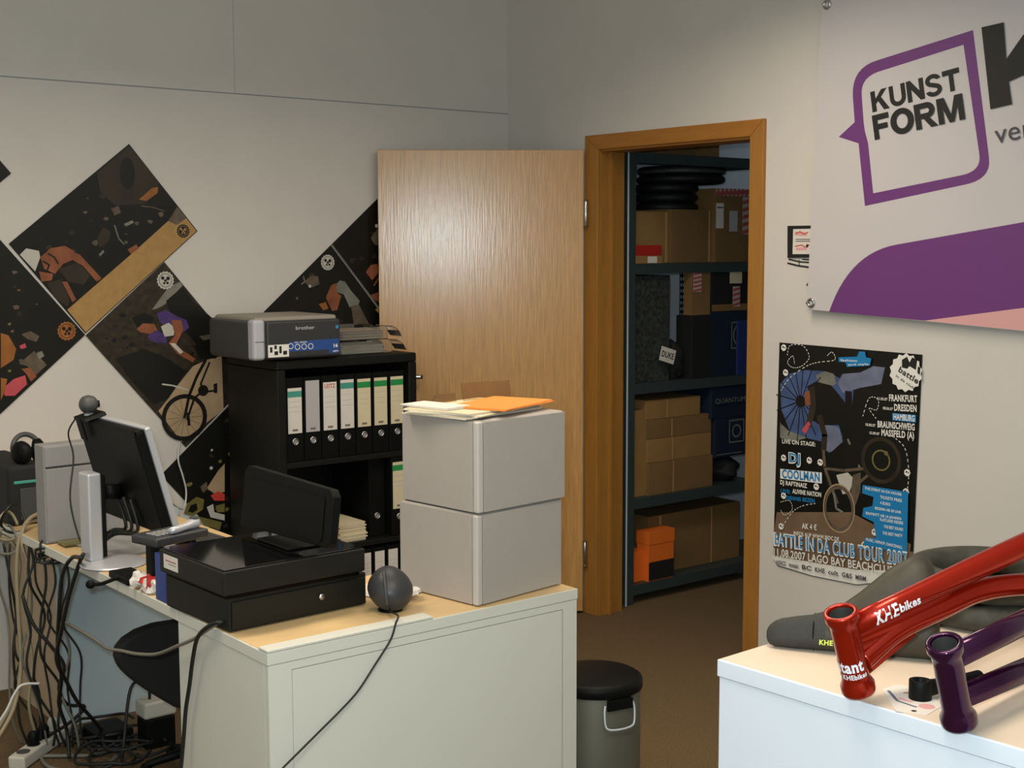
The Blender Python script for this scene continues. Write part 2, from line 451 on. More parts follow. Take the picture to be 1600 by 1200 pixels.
# A: the top one, two riders above a pale wooden floor
p = Print(LW, 0.004)
p.sheet([(-1.8011, 1.9804), (-1.535, 1.6591), (-1.9918, 1.281), (-2.2583, 1.6105)], 'p_black')
p.speckle((-2.2426, 1.6105), Vector((-1.8015, 1.9686)) - Vector((-2.2426, 1.6105)), (Vector((-1.9918, 1.281)) - Vector((-2.2583, 1.6105))) * 0.68, 60, 3)
p.poly([(-1.8013, 1.9733), (-1.6867, 1.8417), (-1.748, 1.7612), (-1.8608, 1.7498), (-1.9203, 1.8003), (-1.9299, 1.8701)], 'p_brown')
p.dot((-1.8122, 1.8714), 0.03, 'p_black', ry=0.06)
p.poly([(-1.5403, 1.6591), (-1.9917, 1.2857), (-2.058, 1.3705), (-1.7916, 1.5837), (-1.655, 1.6974), (-1.6169, 1.7513)], 'p_tan')
p.poly([(-1.655, 1.6974), (-1.6169, 1.7513), (-1.5814, 1.7078), (-1.6217, 1.6806)], 'p_dim')
p.poly([(-2.2216, 1.5719), (-2.198, 1.5945), (-2.1527, 1.5852), (-2.1489, 1.5623), (-2.1693, 1.512)], 'p_white')
p.poly([(-2.1489, 1.5623), (-2.1107, 1.5942), (-2.0588, 1.6034), (-2.024, 1.5847), (-2.0179, 1.5566), (-2.0659, 1.5385), (-2.0978, 1.5018), (-2.1367, 1.5208)], 'p_skin')
p.poly([(-2.0359, 1.5847), (-2.0031, 1.5706), (-1.924, 1.4826), (-1.9439, 1.4711), (-1.9949, 1.5307), (-2.0416, 1.5568)], 'p_skin')
p.poly([(-2.1555, 1.5118), (-2.1048, 1.5019), (-2.1104, 1.4788), (-2.1477, 1.4749)], 'p_skin')
p.poly([(-2.1293, 1.4699), (-2.0751, 1.4828), (-2.0471, 1.4076), (-2.0576, 1.3799), (-2.1078, 1.4232)], 'p_brown')
p.poly([(-2.0731, 1.4735), (-2.0542, 1.4732), (-2.0233, 1.407), (-2.038, 1.398)], 'p_skin')
p.line([(-2.1207, 1.5759), (-2.0979, 1.5619), (-2.0847, 1.5387)], 0.006, 'p_black')
p.line([(-2.1402, 1.5484), (-2.1176, 1.5344), (-2.1277, 1.5114)], 0.006, 'p_black')
p.poly([(-2.0854, 1.5201), (-2.0136, 1.5426), (-1.9673, 1.4951), (-1.9926, 1.4603), (-2.0518, 1.4731)], 'p_brown')
p.poly([(-1.7702, 1.7751), (-1.7181, 1.8193), (-1.6924, 1.8247), (-1.6957, 1.8006), (-1.74, 1.7709)], 'p_orange')
p.poly([(-1.8808, 1.74), (-1.8509, 1.7499), (-1.8418, 1.7264), (-1.867, 1.7143)], 'p_dim')
p.poly([(-1.9383, 1.6313), (-1.9126, 1.6714), (-1.8837, 1.6551), (-1.8949, 1.6172), (-1.9299, 1.5937)], 'p_brown')
p.line([(-1.8682, 1.6788), (-1.8549, 1.6315), (-1.8334, 1.6077)], 0.005, 'p_grey')
p.poly([(-1.8333, 1.6838), (-1.7979, 1.6984), (-1.7932, 1.6889), (-1.8237, 1.6744)], 'p_grey')
p.line([(-1.7609, 1.7514), (-1.7153, 1.7473), (-1.6695, 1.7335)], 0.004, 'p_dim')
p.poly([(-1.8215, 1.5886), (-1.7858, 1.6076), (-1.7761, 1.5932), (-1.8071, 1.5718)], 'p_skin')
p.poly([(-1.9331, 1.5701), (-1.9154, 1.5889), (-1.9109, 1.5795), (-1.926, 1.5654)], 'p_grey')
badge(p, (-1.596, 1.6588), 0.027, 'p_black', 'p_tan')
tag(p.build('photo_poster'), 'dark photo poster of a bare-armed rider above a pale plank floor, top of the group', 'poster', PG)
# B: rider and upright bicycle, light gear badge in the top corner
p = Print(LW, 0.0055)
p.sheet(quad((-1.9921, 1.2739), 0.414, 0.594), 'p_spots')
p.speckle((-1.98, 1.2734), E1 * 0.4, E2 * 0.5, 70, 4, ('p_black', 'p_brown', 'p_spots', 'p_black'))
p.poly([(-1.7326, 1.3603), (-1.6627, 1.4464), (-1.615, 1.4651), (-1.6048, 1.4501), (-1.6804, 1.3783), (-1.7119, 1.3646)], 'p_grey')
p.poly([(-1.6747, 1.3928), (-1.605, 1.4452), (-1.5641, 1.3898), (-1.4449, 1.2857), (-1.4473, 1.1972), (-1.5221, 1.1632), (-1.5684, 1.2406), (-1.6457, 1.3182)], 'p_black')
p.poly([(-1.88, 1.1825), (-1.7655, 1.2129), (-1.6763, 1.1715), (-1.5987, 1.1174), (-1.6758, 1.0178), (-1.7338, 0.9973), (-1.8202, 1.0941)], 'p_black')
p.poly([(-1.719, 0.9714), (-1.6758, 1.0178), (-1.6375, 1.0649), (-1.5714, 1.1358), (-1.5114, 1.1576), (-1.4481, 1.1694), (-1.4455, 0.9551), (-1.6281, 0.8438)], 'p_sand')
p.poly([(-1.8124, 1.3339), (-1.7611, 1.3515), (-1.7233, 1.3307), (-1.745, 1.2925), (-1.7909, 1.2943)], 'p_black')
p.poly([(-1.7961, 1.2897), (-1.77, 1.3105), (-1.724, 1.3063), (-1.7095, 1.2764), (-1.7407, 1.2679), (-1.7813, 1.2769)], 'p_skin')
p.poly([(-1.7151, 1.3451), (-1.6758, 1.3585), (-1.6321, 1.3325), (-1.5929, 1.3163), (-1.5831, 1.2861), (-1.6102, 1.2673), (-1.6676, 1.2845), (-1.7032, 1.3129)], 'p_purple')
p.poly([(-1.7563, 1.2613), (-1.7197, 1.2817), (-1.6787, 1.2653), (-1.6745, 1.2306), (-1.716, 1.2326), (-1.7466, 1.2438)], 'p_purple')
p.poly([(-1.6985, 1.2956), (-1.6669, 1.3091), (-1.6413, 1.2884), (-1.6474, 1.259), (-1.6842, 1.2557)], 'p_white')
p.poly([(-1.6561, 1.3186), (-1.6141, 1.317), (-1.6072, 1.2796), (-1.638, 1.224), (-1.6097, 1.1978), (-1.5598, 1.1652), (-1.571, 1.1508), (-1.6338, 1.1866), (-1.6693, 1.2304), (-1.6422, 1.2588)], 'p_skin')
p.poly([(-1.6641, 1.2301), (-1.6431, 1.2292), (-1.6098, 1.1928), (-1.6233, 1.186)], 'p_white')
p.poly([(-1.5412, 1.2519), (-1.4868, 1.2571), (-1.4818, 1.2418), (-1.5255, 1.2337)], 'p_dim')
p.poly([(-1.5691, 1.2157), (-1.5095, 1.2254), (-1.4556, 1.1976), (-1.4731, 1.1605), (-1.5383, 1.1641)], 'p_black')
p.ring((-1.612, 0.9379), 0.086, 0.018, 'p_black', ry=0.083)
for k in range(7):
    a = k * PI / 7
    c = Vector((-1.612, 0.9379)); d = Vector((math.cos(a), math.sin(a))) * 0.08
    p.line([c - d, c + d], 0.0016, 'p_dim')
p.line([(-1.5168, 1.1579), (-1.5565, 1.0948), (-1.5908, 1.0217), (-1.612, 0.9379)], 0.012, 'p_black')
p.line([(-1.5008, 1.1469), (-1.5412, 1.0636), (-1.5203, 1.0319), (-1.482, 1.0343)], 0.008, 'p_black')
p.dot((-1.5311, 1.0377), 0.022, 'p_black'); p.line([(-1.5311, 1.0377), (-1.5697, 1.0101), (-1.6015, 0.9296)], 0.009, 'p_black')
p.line([(-1.5981, 0.9544), (-1.5942, 0.9063)], 0.012, 'p_black')
p.line([(-1.7002, 1.074), (-1.6585, 1.0663), (-1.5955, 1.0446)], 0.006, 'p_white'); p.dot((-1.7006, 1.0592), 0.012, 'p_black')
p.poly([(-1.4868, 1.06), (-1.4702, 1.064), (-1.4713, 1.0234), (-1.485, 1.0244)], 'p_black')
badge(p, (-1.6749, 1.4711), 0.036, 'p_white', 'p_black')
tag(p.build('photo_poster'), 'photo poster of a purple-clad rider and an upright bicycle, left of the black shelf', 'poster', PG)
# C: crowd with orange and pink clothing, cut off by the picture edge
p = Print(LW, 0.007)
cC = Vector((-1.9944, 1.2764))
p.sheet([tuple(cC), tuple(cC - E2 * 0.594), tuple(cC - E2 * 0.594 - E1 * 0.42), tuple(cC - E1 * 0.42)], 'p_black')
p.speckle(cC, -E2 * 0.55, -E1 * 0.4, 60, 5, ('p_brown', 'p_black', 'p_dim', 'p_black', 'p_olive'))
p.poly([(-2.3001, 1.2963), (-2.2736, 1.286), (-2.2485, 1.2368), (-2.2591, 1.1983), (-2.3052, 1.1711)], 'p_orange')
p.poly([(-2.2283, 1.2887), (-2.1959, 1.2988), (-2.1644, 1.279), (-2.1745, 1.2586), (-2.2062, 1.2693)], 'p_dim')
p.poly([(-2.2415, 1.1835), (-2.1849, 1.2267), (-2.1406, 1.1731), (-2.1933, 1.1297), (-2.21, 1.1725)], 'p_dim')
p.poly([(-2.2991, 1.0996), (-2.2618, 1.1294), (-2.2204, 1.1407), (-2.2148, 1.1079), (-2.2597, 1.0693), (-2.2957, 1.0718)], 'p_pink')
p.poly([(-2.2332, 1.1646), (-2.201, 1.1673), (-2.1793, 1.1335), (-2.2007, 1.1162), (-2.2157, 1.145)], 'p_skin')
p.poly([(-2.2367, 1.2477), (-2.2159, 1.2559), (-2.212, 1.2396), (-2.2326, 1.236)], 'p_pink')
p.poly([(-2.3066, 1.1368), (-2.2844, 1.1308), (-2.2952, 1.0856), (-2.3098, 1.0568)], 'p_orange')
p.poly([(-2.1761, 1.217), (-2.1572, 1.2253), (-2.1487, 1.2062), (-2.1676, 1.1956)], 'p_grey')
badge(p, (-2.0632, 1.2934), 0.036, 'p_orange', 'p_black')
tag(p.build('photo_poster'), 'dark photo poster of people in orange and pink with an orange gear badge', 'poster', PG)
# F: only a corner shows
p = Print(LW, 0.004)
cF = Vector((-2.2395, 1.8582))
p.sheet([tuple(cF), tuple(cF - E2 * 0.42), tuple(cF - E2 * 0.42 - E1 * 0.594), tuple(cF - E1 * 0.594)], 'p_black')
p.speckle(cF, -E2 * 0.4, -E1 * 0.56, 50, 9, ('p_brown', 'p_dim', 'p_black', 'p_black', 'p_orange'))
tag(p.build('photo_poster'), 'dark poster of which one corner shows, highest on the left of the wall', 'poster', PG)
# D and E: pair half hidden behind the door leaf
p = Print(LW, 0.004)
cD = Vector((-0.9406, 1.6038))
p.sheet([tuple(cD), tuple(cD + E2 * 0.42), tuple(cD + E2 * 0.42 - E1 * 0.594), tuple(cD - E1 * 0.594)], 'p_black')
p.speckle(cD, E2 * 0.4, -E1 * 0.55, 45, 6, ('p_brown', 'p_black', 'p_black'))
badge(p, (-0.9573, 1.5325), 0.034, 'p_white', 'p_black')
p.poly([(-0.9159, 1.4443), (-0.9002, 1.4573), (-0.8754, 1.4515), (-0.8448, 1.4106), (-0.8044, 1.3692), (-0.8143, 1.3478), (-0.8554, 1.3436), (-0.8826, 1.3981), (-0.9196, 1.4097)], 'p_grey')
p.poly([(-0.849, 1.3488), (-0.8078, 1.353), (-0.7862, 1.3144), (-0.7613, 1.2727), (-0.8346, 1.2673)], 'p_dim')
p.poly([(-0.9693, 1.3869), (-0.9438, 1.4368), (-0.9189, 1.447), (-0.9135, 1.4042), (-0.8951, 1.3931), (-0.9148, 1.3347), (-0.9396, 1.3301), (-0.9575, 1.3627)], 'p_skin')
p.poly([(-1.0033, 1.3613), (-0.9696, 1.3683), (-0.9579, 1.3414), (-0.9825, 1.3342)], 'p_orange')
p.poly([(-1.0708, 1.4551), (-1.0342, 1.4807), (-1.0041, 1.475), (-0.9987, 1.4432), (-1.0413, 1.4283)], 'p_dim')
p.dot((-1.0442, 1.4362), 0.006, 'p_white'); p.dot((-1.105, 1.3878), 0.006, 'p_dim')
p.line([(-1.0733, 1.4761), (-1.0678, 1.4551), (-1.0829, 1.4449)], 0.005, 'p_grey')
tag(p.build('photo_poster'), 'dark photo poster with a white gear badge behind the printer', 'poster', PG)
p = Print(LW, 0.0056)
cE = cD + E1 * 0.003
p.sheet([tuple(cE), tuple(cE + E1 * 0.40), tuple(cE + E1 * 0.40 + E2 * 0.42), tuple(cE + E2 * 0.42)], 'p_black')
p.speckle(cE, E2 * 0.4, E1 * 0.38, 35, 7, ('p_brown', 'p_black', 'p_black'))
p.line([cE + E1 * 0.002 + E2 * 0.004, cE + E1 * 0.002 + E2 * 0.415], 0.004, 'p_grey')
p.dot((-0.7162, 1.6846), 0.008, 'p_white')
p.poly([(-0.7459, 1.6332), (-0.7132, 1.6711), (-0.6876, 1.6604), (-0.6885, 1.598), (-0.7271, 1.6062)], 'p_dim')
p.poly([(-0.7738, 1.4902), (-0.7477, 1.5197), (-0.7155, 1.5248), (-0.703, 1.492), (-0.7423, 1.4545)], 'p_skin')
p.line([(-0.6869, 1.489), (-0.7166, 1.4541), (-0.733, 1.4326)], 0.008, 'p_skin')
p.poly([(-0.7562, 1.3896), (-0.7108, 1.4049), (-0.6883, 1.3934), (-0.6889, 1.3496), (-0.7244, 1.367)], 'p_skin')
p.poly([(-0.7282, 1.3289), (-0.6986, 1.3553), (-0.6859, 1.333), (-0.6898, 1.2947)], 'p_tan')
tag(p.build('photo_poster'), 'dark photo poster half covered by the open door leaf', 'poster', PG)
# G: lowest, beside the shelf
p = Print(LW, 0.004)
p.sheet(quad((-1.7137, 0.7219), 0.42, 0.40), 'p_black')
p.speckle((-1.7032, 0.7208), E1 * 0.4, E2 * 0.38, 50, 8, ('p_brown', 'p_black', 'p_olive', 'p_black'))
p.poly([(-1.5256, 0.6477), (-1.4742, 0.714), (-1.4457, 0.7393), (-1.4488, 0.6259), (-1.4878, 0.6201)], 'p_sand')
p.poly([(-1.51, 0.6176), (-1.4764, 0.6317), (-1.449, 0.6156), (-1.4497, 0.5897), (-1.494, 0.5951)], 'red_ink')
p.poly([(-1.6258, 0.5601), (-1.6085, 0.5987), (-1.5701, 0.6196), (-1.5378, 0.6055), (-1.5444, 0.5652), (-1.5885, 0.5452)], 'p_olive'); p.poly([(-1.6068, 0.5654), (-1.5953, 0.5894), (-1.5708, 0.5941), (-1.5661, 0.5679), (-1.5881, 0.5579)], 'p_black')
p.poly([(-1.5723, 0.5431), (-1.5235, 0.5266), (-1.4632, 0.5032), (-1.4752, 0.4736), (-1.5406, 0.503)], 'p_olive'); p.poly([(-1.5527, 0.6585), (-1.5248, 0.6758), (-1.5202, 0.6445), (-1.5425, 0.6317)], 'p_dim')
p.poly([(-1.5277, 0.5734), (-1.4999, 0.5829), (-1.4953, 0.5488), (-1.4512, 0.5328), (-1.4519, 0.5095), (-1.5124, 0.5303)], 'p_white')
p.dot((-1.5042, 0.7274), 0.007, 'p_white'); p.dot((-1.4995, 0.7986), 0.005, 'p_white')
p.poly([(-1.4891, 0.5738), (-1.45, 0.5794), (-1.451, 0.5432), (-1.4843, 0.5474)], 'p_olive')
tag(p.build('photo_poster'), 'dark photo poster with red and olive machinery, lowest of the group', 'poster', PG)

# ================================================================ right wall: event poster, notice, banner
p = Print(RW, 0.004)
p.sheet([(-1.6138, 1.2427), (-2.2248, 1.2352), (-2.2096, 0.47), (-2.0913, 0.4356), (-1.9843, 0.4054), (-1.7859, 0.3993), (-1.6234, 0.407), (-1.6012, 0.4322)], 'p_black')
p.poly([(-1.6158, 0.6097), (-1.8375, 0.644), (-1.9495, 0.6612), (-2.2007, 0.59), (-2.197, 0.5451), (-1.604, 0.4474), (-1.6049, 0.5474)], 'p_floor')
p.poly([(-1.6009, 0.4468), (-2.1984, 0.5011), (-2.2095, 0.4722), (-2.0912, 0.4379), (-1.9842, 0.4077), (-1.7858, 0.4017), (-1.6264, 0.41), (-1.6012, 0.4322)], 'white_ink')
p.poly([(-1.6023, 0.5226), (-2.2116, 0.5654), (-2.2087, 0.4986), (-1.9827, 0.4603), (-1.6041, 0.4425)], 'p_floor')
# wheel of blue sky segments
p.poly([(-1.6285, 0.9951), (-1.6203, 1.0894), (-1.6615, 1.1303), (-1.7321, 1.1493), (-1.8242, 1.1512), (-1.8866, 1.133), (-1.9511, 1.0929), (-1.9448, 1.0247), (-1.9011, 0.9066), (-1.8489, 0.8592), (-1.8194, 0.8974), (-1.744, 0.903), (-1.6726, 0.9141)], 'p_blue')
p.poly([(-1.6235, 0.947), (-1.6604, 0.9223), (-1.7498, 0.9036), (-1.6853, 0.8823), (-1.6248, 0.8899)], 'p_grey')
p.poly([(-1.8178, 0.962), (-1.8914, 0.9558), (-1.9094, 0.9075), (-1.8601, 0.8651), (-1.8374, 0.8671)], 'p_slate')
p.poly([(-1.7847, 1.1346), (-1.8242, 1.1512), (-1.8639, 1.1449), (-1.8761, 1.1094), (-1.8371, 1.0927), (-1.7968, 1.1078)], 'p_grey')
cw = Vector((-1.7173, 1.0339))
for k in range(16):
    a = 2 * PI * k / 16 + 0.1
    p.line([cw + Vector((math.cos(a), math.sin(a))) * 0.02, cw + Vector((math.cos(a) * 0.115, math.sin(a) * 0.15))], 0.004, 'p_black')
p.dot(tuple(cw), 0.022, 'p_black')
# rider
p.poly([(-1.7452, 1.0899), (-1.7852, 1.1116), (-1.8538, 1.1031), (-1.8882, 1.074), (-1.9393, 1.0242), (-1.937, 0.9106), (-1.909, 0.9212), (-1.8911, 0.9649), (-1.8065, 0.9562), (-1.7715, 0.9713), (-1.7757, 1.0321)], 'p_black')
p.poly([(-1.8815, 1.1144), (-1.9028, 1.1478), (-1.9764, 1.1576), (-2.0318, 1.1837), (-2.0791, 1.1825), (-2.0652, 1.1243), (-1.9779, 1.104), (-1.9047, 1.08)], 'p_slate')
p.poly([(-1.7512, 1.0857), (-1.78, 1.0927), (-1.7878, 1.01), (-1.7664, 0.9428), (-1.7428, 0.9497), (-1.7589, 1.0073)], 'p_brown')
p.poly([(-1.7341, 1.0657), (-1.7572, 1.0769), (-1.7643, 1.0264), (-1.7411, 1.0196)], 'p_skin')
p.poly([(-1.7257, 0.9292), (-1.7542, 0.9649), (-1.766, 0.9567), (-1.7436, 0.917)], 'p_pink')
p.poly([(-1.9155, 1.0899), (-1.943, 1.0877), (-1.9515, 0.9802), (-1.931, 0.9281), (-1.9085, 0.9394), (-1.9173, 1.0221)], 'p_black')
p.line([(-1.8056, 0.9886), (-1.8302, 0.9217), (-1.826, 0.8657)], 0.024, 'p_brown')
p.line([(-1.9313, 0.9191), (-1.9602, 0.8679), (-1.9889, 0.8171)], 0.008, 'p_grey')
p.poly([(-1.8333, 0.8063), (-1.8601, 0.8651), (-1.9427, 0.9022), (-2.0135, 0.8968), (-1.9776, 0.8293), (-1.8902, 0.7952)], 'p_black')
p.line([(-1.8391, 0.8024), (-1.9178, 0.8057), (-2.0049, 0.8237), (-2.0216, 0.8033), (-1.9634, 0.7547)], 0.010, 'p_dim')
p.line([(-1.826, 0.8657), (-1.8333, 0.8063), (-1.8634, 0.7408), (-1.8931, 0.6849)], 0.012, 'p_dim')
p.poly([(-1.8848, 0.7853), (-1.9345, 0.801), (-1.9626, 0.7819), (-1.9421, 0.7288), (-1.9146, 0.7203)], 'p_white')
p.poly([(-1.9567, 0.7948), (-1.9891, 0.8081), (-1.9909, 0.7449), (-1.9708, 0.6874), (-1.9481, 0.7114)], 'p_dim')
p.ring((-1.8992, 0.6674), 0.062, 0.014, 'p_dim', ry=0.078); p.ring((-1.8992, 0.6674), 0.068, 0.004, 'p_sand', ry=0.086)
p.line([(-1.8753, 0.7193), (-1.888, 0.6656), (-1.9163, 0.6561)], 0.008, 'p_grey')
p.ring((-2.0731, 0.8614), 0.075, 0.015, 'p_brown', ry=0.074); p.ring((-2.0731, 0.8614), 0.035, 0.006, 'p_olive', ry=0.034)
p.dot((-2.0933, 0.8883), 0.008, 'p_olive')
# dotted swirls and little skull blobs
def dashes(pts):
    q = spline([(a[0], a[1], 0) for a in pts], 8)
    for a, b in zip(q[:-1:2], q[1::2]): p.line([(a.x, a.y), (b.x, b.y)], 0.0025, 'white_ink')
dashes([(-1.6874, 1.1696), (-1.6778, 1.1971), (-1.6546, 1.1721), (-1.6788, 1.155), (-1.72, 1.1625), (-1.7542, 1.1972), (-1.7241, 1.2371), (-1.6651, 1.2338), (-1.654, 1.1956)])
dashes([(-1.6269, 1.0662), (-1.6678, 1.1166), (-1.7434, 1.1641), (-1.7949, 1.1814), (-1.8682, 1.1952), (-1.8562, 1.2218), (-1.8341, 1.2068)])
dashes([(-1.9942, 1.0069), (-2.0191, 1.0717), (-2.0563, 1.0705), (-2.0521, 1.0347), (-2.0202, 1.0362), (-2.0531, 1.0015)])
dashes([(-2.1226, 0.9491), (-2.1699, 0.915), (-2.1875, 0.8406), (-2.1846, 0.7745)])
dashes([(-1.6504, 0.5669), (-1.6915, 0.6214), (-1.7384, 0.6524), (-1.8022, 0.6714)])
dashes([(-1.6363, 0.6515), (-1.6785, 0.6625), (-1.6913, 0.6309), (-1.6556, 0.6063), (-1.637, 0.6226)])
for q in ((-1.6383, 1.2252), (-1.6494, 1.1341), (-1.7664, 0.8236), (-1.8157, 0.8227), (-1.8007, 0.7321), (-2.1827, 0.8334), (-2.1797, 0.7672), (-1.6414, 0.5606), (-2.0569, 0.6079), (-1.6477, 0.8185), (-1.6509, 0.6776), (-2.0154, 0.5555)):
    p.gear(q, 0.013, 'white_ink', 7); p.dot((q[0] + 0.003, q[1] + 0.002), 0.004, 'p_black', n=6); p.dot((q[0] - 0.005, q[1]), 0.003, 'p_black', n=6)
# blue plate at the top, round badge at the corner
p.poly([(-1.8874, 1.2055), (-1.9667, 1.2127), (-1.9742, 1.231), (-1.9984, 1.2325), (-2.0043, 1.2129), (-2.0257, 1.2098), (-2.0211, 1.1851), (-1.9241, 1.1741), (-1.9182, 1.1895), (-1.8878, 1.1897)], 'p_cyan')
p.text('fashion', (-1.8961, 1.1925), (-1.9672, 1.1949), 0.008, 'white_ink', 0.01); p.text('and style', (-1.9295, 1.179), (-2.0157, 1.187), 0.007, 'white_ink', 0.01)
bc = (-2.1668, 1.1712)
p.gear(bc, 0.066, 'white_ink', 14)
p.poly([(-2.1502, 1.2134), (-2.1701, 1.2254), (-2.1808, 1.2067), (-2.1903, 1.2245), (-2.2105, 1.2172), (-2.2066, 1.1827), (-2.1812, 1.1938), (-2.1714, 1.1845), (-2.151, 1.1874)], 'ink_black')
p.poly([(-2.2137, 1.196), (-2.2237, 1.1924), (-2.2221, 1.1666), (-2.2119, 1.1744)], 'ink_black')
p.text('battle', (-2.1362, 1.1734), (-2.2131, 1.1359), 0.020, 'ink_black', 0.03)
p.text('in da club', (-2.1265, 1.1553), (-2.1987, 1.1175), 0.009, 'ink_black', 0.02)
# tour dates
for t, d, x0, y0, x1, y1, dx in (('FRANKFURT', '11.05.07', 1392, 624, 1436, 627, 1374), ('DRESDEN', '08.06.07', 1400, 640, 1435, 642, 1380), ('BRAUNSCHWEIG', '18.08.07', 1374, 664, 1432, 671, 1356), ('MASSFELD (A)', '15.09.07', 1380, 678, 1431, 684, 1362)):
    p.n += 0
    a, b = {624: ((-2.1033, 1.0703), (-2.2151, 1.0758)), 640: ((-2.125, 1.0393), (-2.2137, 1.0434)), 664: ((-2.0591, 0.9755), (-2.2082, 0.9801)), 678: ((-2.0757, 0.9484), (-2.2066, 0.9518))}[y0]
    p.text(t, a, b, 0.022, 'white_ink', 0.03)
    k = (a[0] + (b[0] - a[0]) * -0.06, a[1]); e = (b[0] - a[0]) * 16 / (x1 - x0)
    p.text(d, (k[0] - e, k[1]), k, 0.009, 'white_ink', 0.02)
p.poly([(-2.1175, 1.0299), (-2.2115, 1.0324), (-2.2124, 1.0065), (-2.1183, 1.0058)], 'p_cyan'); p.text('HAMBURG', (-2.1234, 1.0085), (-2.2072, 1.0103), 0.020, 'white_ink', 0.03)
p.text('LIVE ON STAGE:', (-1.6404, 0.8725), (-1.7941, 0.8783), 0.015, 'white_ink', 0.02)
p.text('DJ', (-1.6721, 0.8048), (-1.7287, 0.8071), 0.036, 'white_ink', 0.07); p.text('DJ', (-1.6751, 0.8075), (-1.7257, 0.8091), 0.033, 'p_cyan', 0.02)
p.poly([(-1.6335, 0.776), (-1.8252, 0.7867), (-1.8262, 0.7473), (-1.6343, 0.7401)], 'white_ink'); p.text('COOLMAN', (-1.6433, 0.7438), (-1.8175, 0.753), 0.031, 'p_cyan', 0.04)
p.text('DJ RAFTINAIZ', (-1.6348, 0.7186), (-1.7602, 0.7217), 0.016, 'white_ink', 0.03)
p.text('LIVE:', (-1.6385, 0.6879), (-1.6839, 0.6896), 0.014, 'p_cyan', 0.03); p.text('ALIVINE NATION', (-1.6928, 0.6932), (-1.8246, 0.6981), 0.016, 'white_ink', 0.03)
p.text('DENNIS BEZEN', (-1.6663, 0.6655), (-1.7964, 0.6729), 0.014, 'p_cyan', 0.03)
p.text('AK 4 ~'.replace('~', '\u20ac'), (-1.7404, 0.5696), (-1.8076, 0.5736), 0.020, 'white_ink', 0.02); p.text('INFOS AUF WWW.BIDC.DE', (-1.7024, 0.5394), (-1.908, 0.5508), 0.014, 'white_ink', 0.02)
# blue speech plate
p.poly([(-2.0038, 0.7671), (-2.1898, 0.7686), (-2.1917, 0.553), (-2.0127, 0.5551), (-2.0174, 0.5809), (-2.0654, 0.5891), (-2.0531, 0.6434), (-2.0043, 0.6561), (-2.0089, 0.6863), (-2.0462, 0.6987), (-2.0505, 0.7309), (-2.002, 0.7374)], 'p_cyan')
p.text('THE EVENT IN DA HOUSE:', (-2.0124, 0.7525), (-2.1649, 0.7519), 0.009, 'white_ink', 0.02)
p.text('TICKETS PREIS', (-2.0771, 0.7302), (-2.1656, 0.7299), 0.010, 'white_ink', 0.02)
p.text('4 EURO', (-2.0777, 0.7102), (-2.1197, 0.7098), 0.010, 'white_ink', 0.02)
p.text('BEGINN AB 20 UHR', (-2.0571, 0.6891), (-2.1643, 0.69), 0.009, 'white_ink', 0.02)
p.text('EINTRITT AB 16 JAHREN', (-2.0203, 0.6654), (-2.1649, 0.668), 0.009, 'white_ink', 0.02)
p.text('FLATLAND RIDERS', (-2.0794, 0.6521), (-2.1731, 0.6538), 0.010, 'white_ink', 0.02)
p.text('THE BEST SOUND', (-2.0959, 0.6301), (-2.1738, 0.6318), 0.010, 'white_ink', 0.02)
p.text('THE BEST PARTY', (-2.0914, 0.6069), (-2.1719, 0.6094), 0.010, 'white_ink', 0.02)
p.text('MUSIC, HIPHOP, DANCEHALL', (-2.023, 0.5728), (-2.1732, 0.5697), 0.010, 'white_ink', 0.02)
p.text('BATTLE IN DA CLUB TOUR 2007', (-1.6093, 0.4849), (-2.1955, 0.5138), 0.048, 'white_ink', 0.045)
p.text('BATTLE IN DA CLUB TOUR 2007', (-1.6154, 0.4884), (-2.1929, 0.5156), 0.043, 'sky_blue', 0.005)
p.text('11.08.2007 LAGO BAY BEACHCLUB', (-1.6102, 0.4461), (-2.1426, 0.4749), 0.028, 'white_ink', 0.02)
for k, (u, v) in enumerate(((0.05, 0), (0.16, 0), (0.28, 0), (0.36, 0), (0.47, 0), (0.58, 0), (0.68, 0))):
    a, b = Vector((-1.6109, 0.4145)), Vector((-2.0541, 0.4306)); c = a + (b - a) * (0.03 + k * 0.135)
    p.text(('NORCO', 'mosaic', 'BC', 'KHE', 'cult', 'G&S', 'MBM')[k], tuple(c), tuple(c + (b - a) * 0.10), 0.016, 'ink_grey', 0.03)
tag(p.build('event_poster'), 'black and blue bicycle event poster listing tour dates beside the door frame', 'poster')

p = Print(RW, 0.006)
nt_ = [(-1.643, 1.6679), (-1.8107, 1.6679), (-1.8137, 1.5554), (-1.6457, 1.5523)]
p.sheet(nt_, 'ink_black', 0.004)
p.poly([(-1.6699, 1.656), (-1.7997, 1.6568), (-1.8021, 1.5666), (-1.6691, 1.5662)], 'paper')
p.line([(-1.6791, 1.6399), (-1.7317, 1.6371)], 0.014, 'banner_pink'); p.line([(-1.6821, 1.6398), (-1.7024, 1.6465), (-1.7201, 1.6372), (-1.7373, 1.6439)], 0.004, 'red_ink')
p.line([(-1.6826, 1.6192), (-1.7837, 1.6186)], 0.003, 'ink_grey'); p.line([(-1.6827, 1.6123), (-1.7839, 1.6118)], 0.003, 'ink_grey')
p.line([(-1.6802, 1.5939), (-1.7094, 1.5984), (-1.7328, 1.5892), (-1.7441, 1.6006)], 0.004, 'red_ink'); p.line([(-1.6863, 1.5847), (-1.733, 1.5847)], 0.01, 'banner_pink')
p.dot((-1.7356, 1.5961), 0.006, 'ink_black', n=8)
n1 = p.build('notice_sheet')
tag(n1, 'small white notice on a black board partly covered by the banner', 'notice')
p = Print(RW, 0.002)
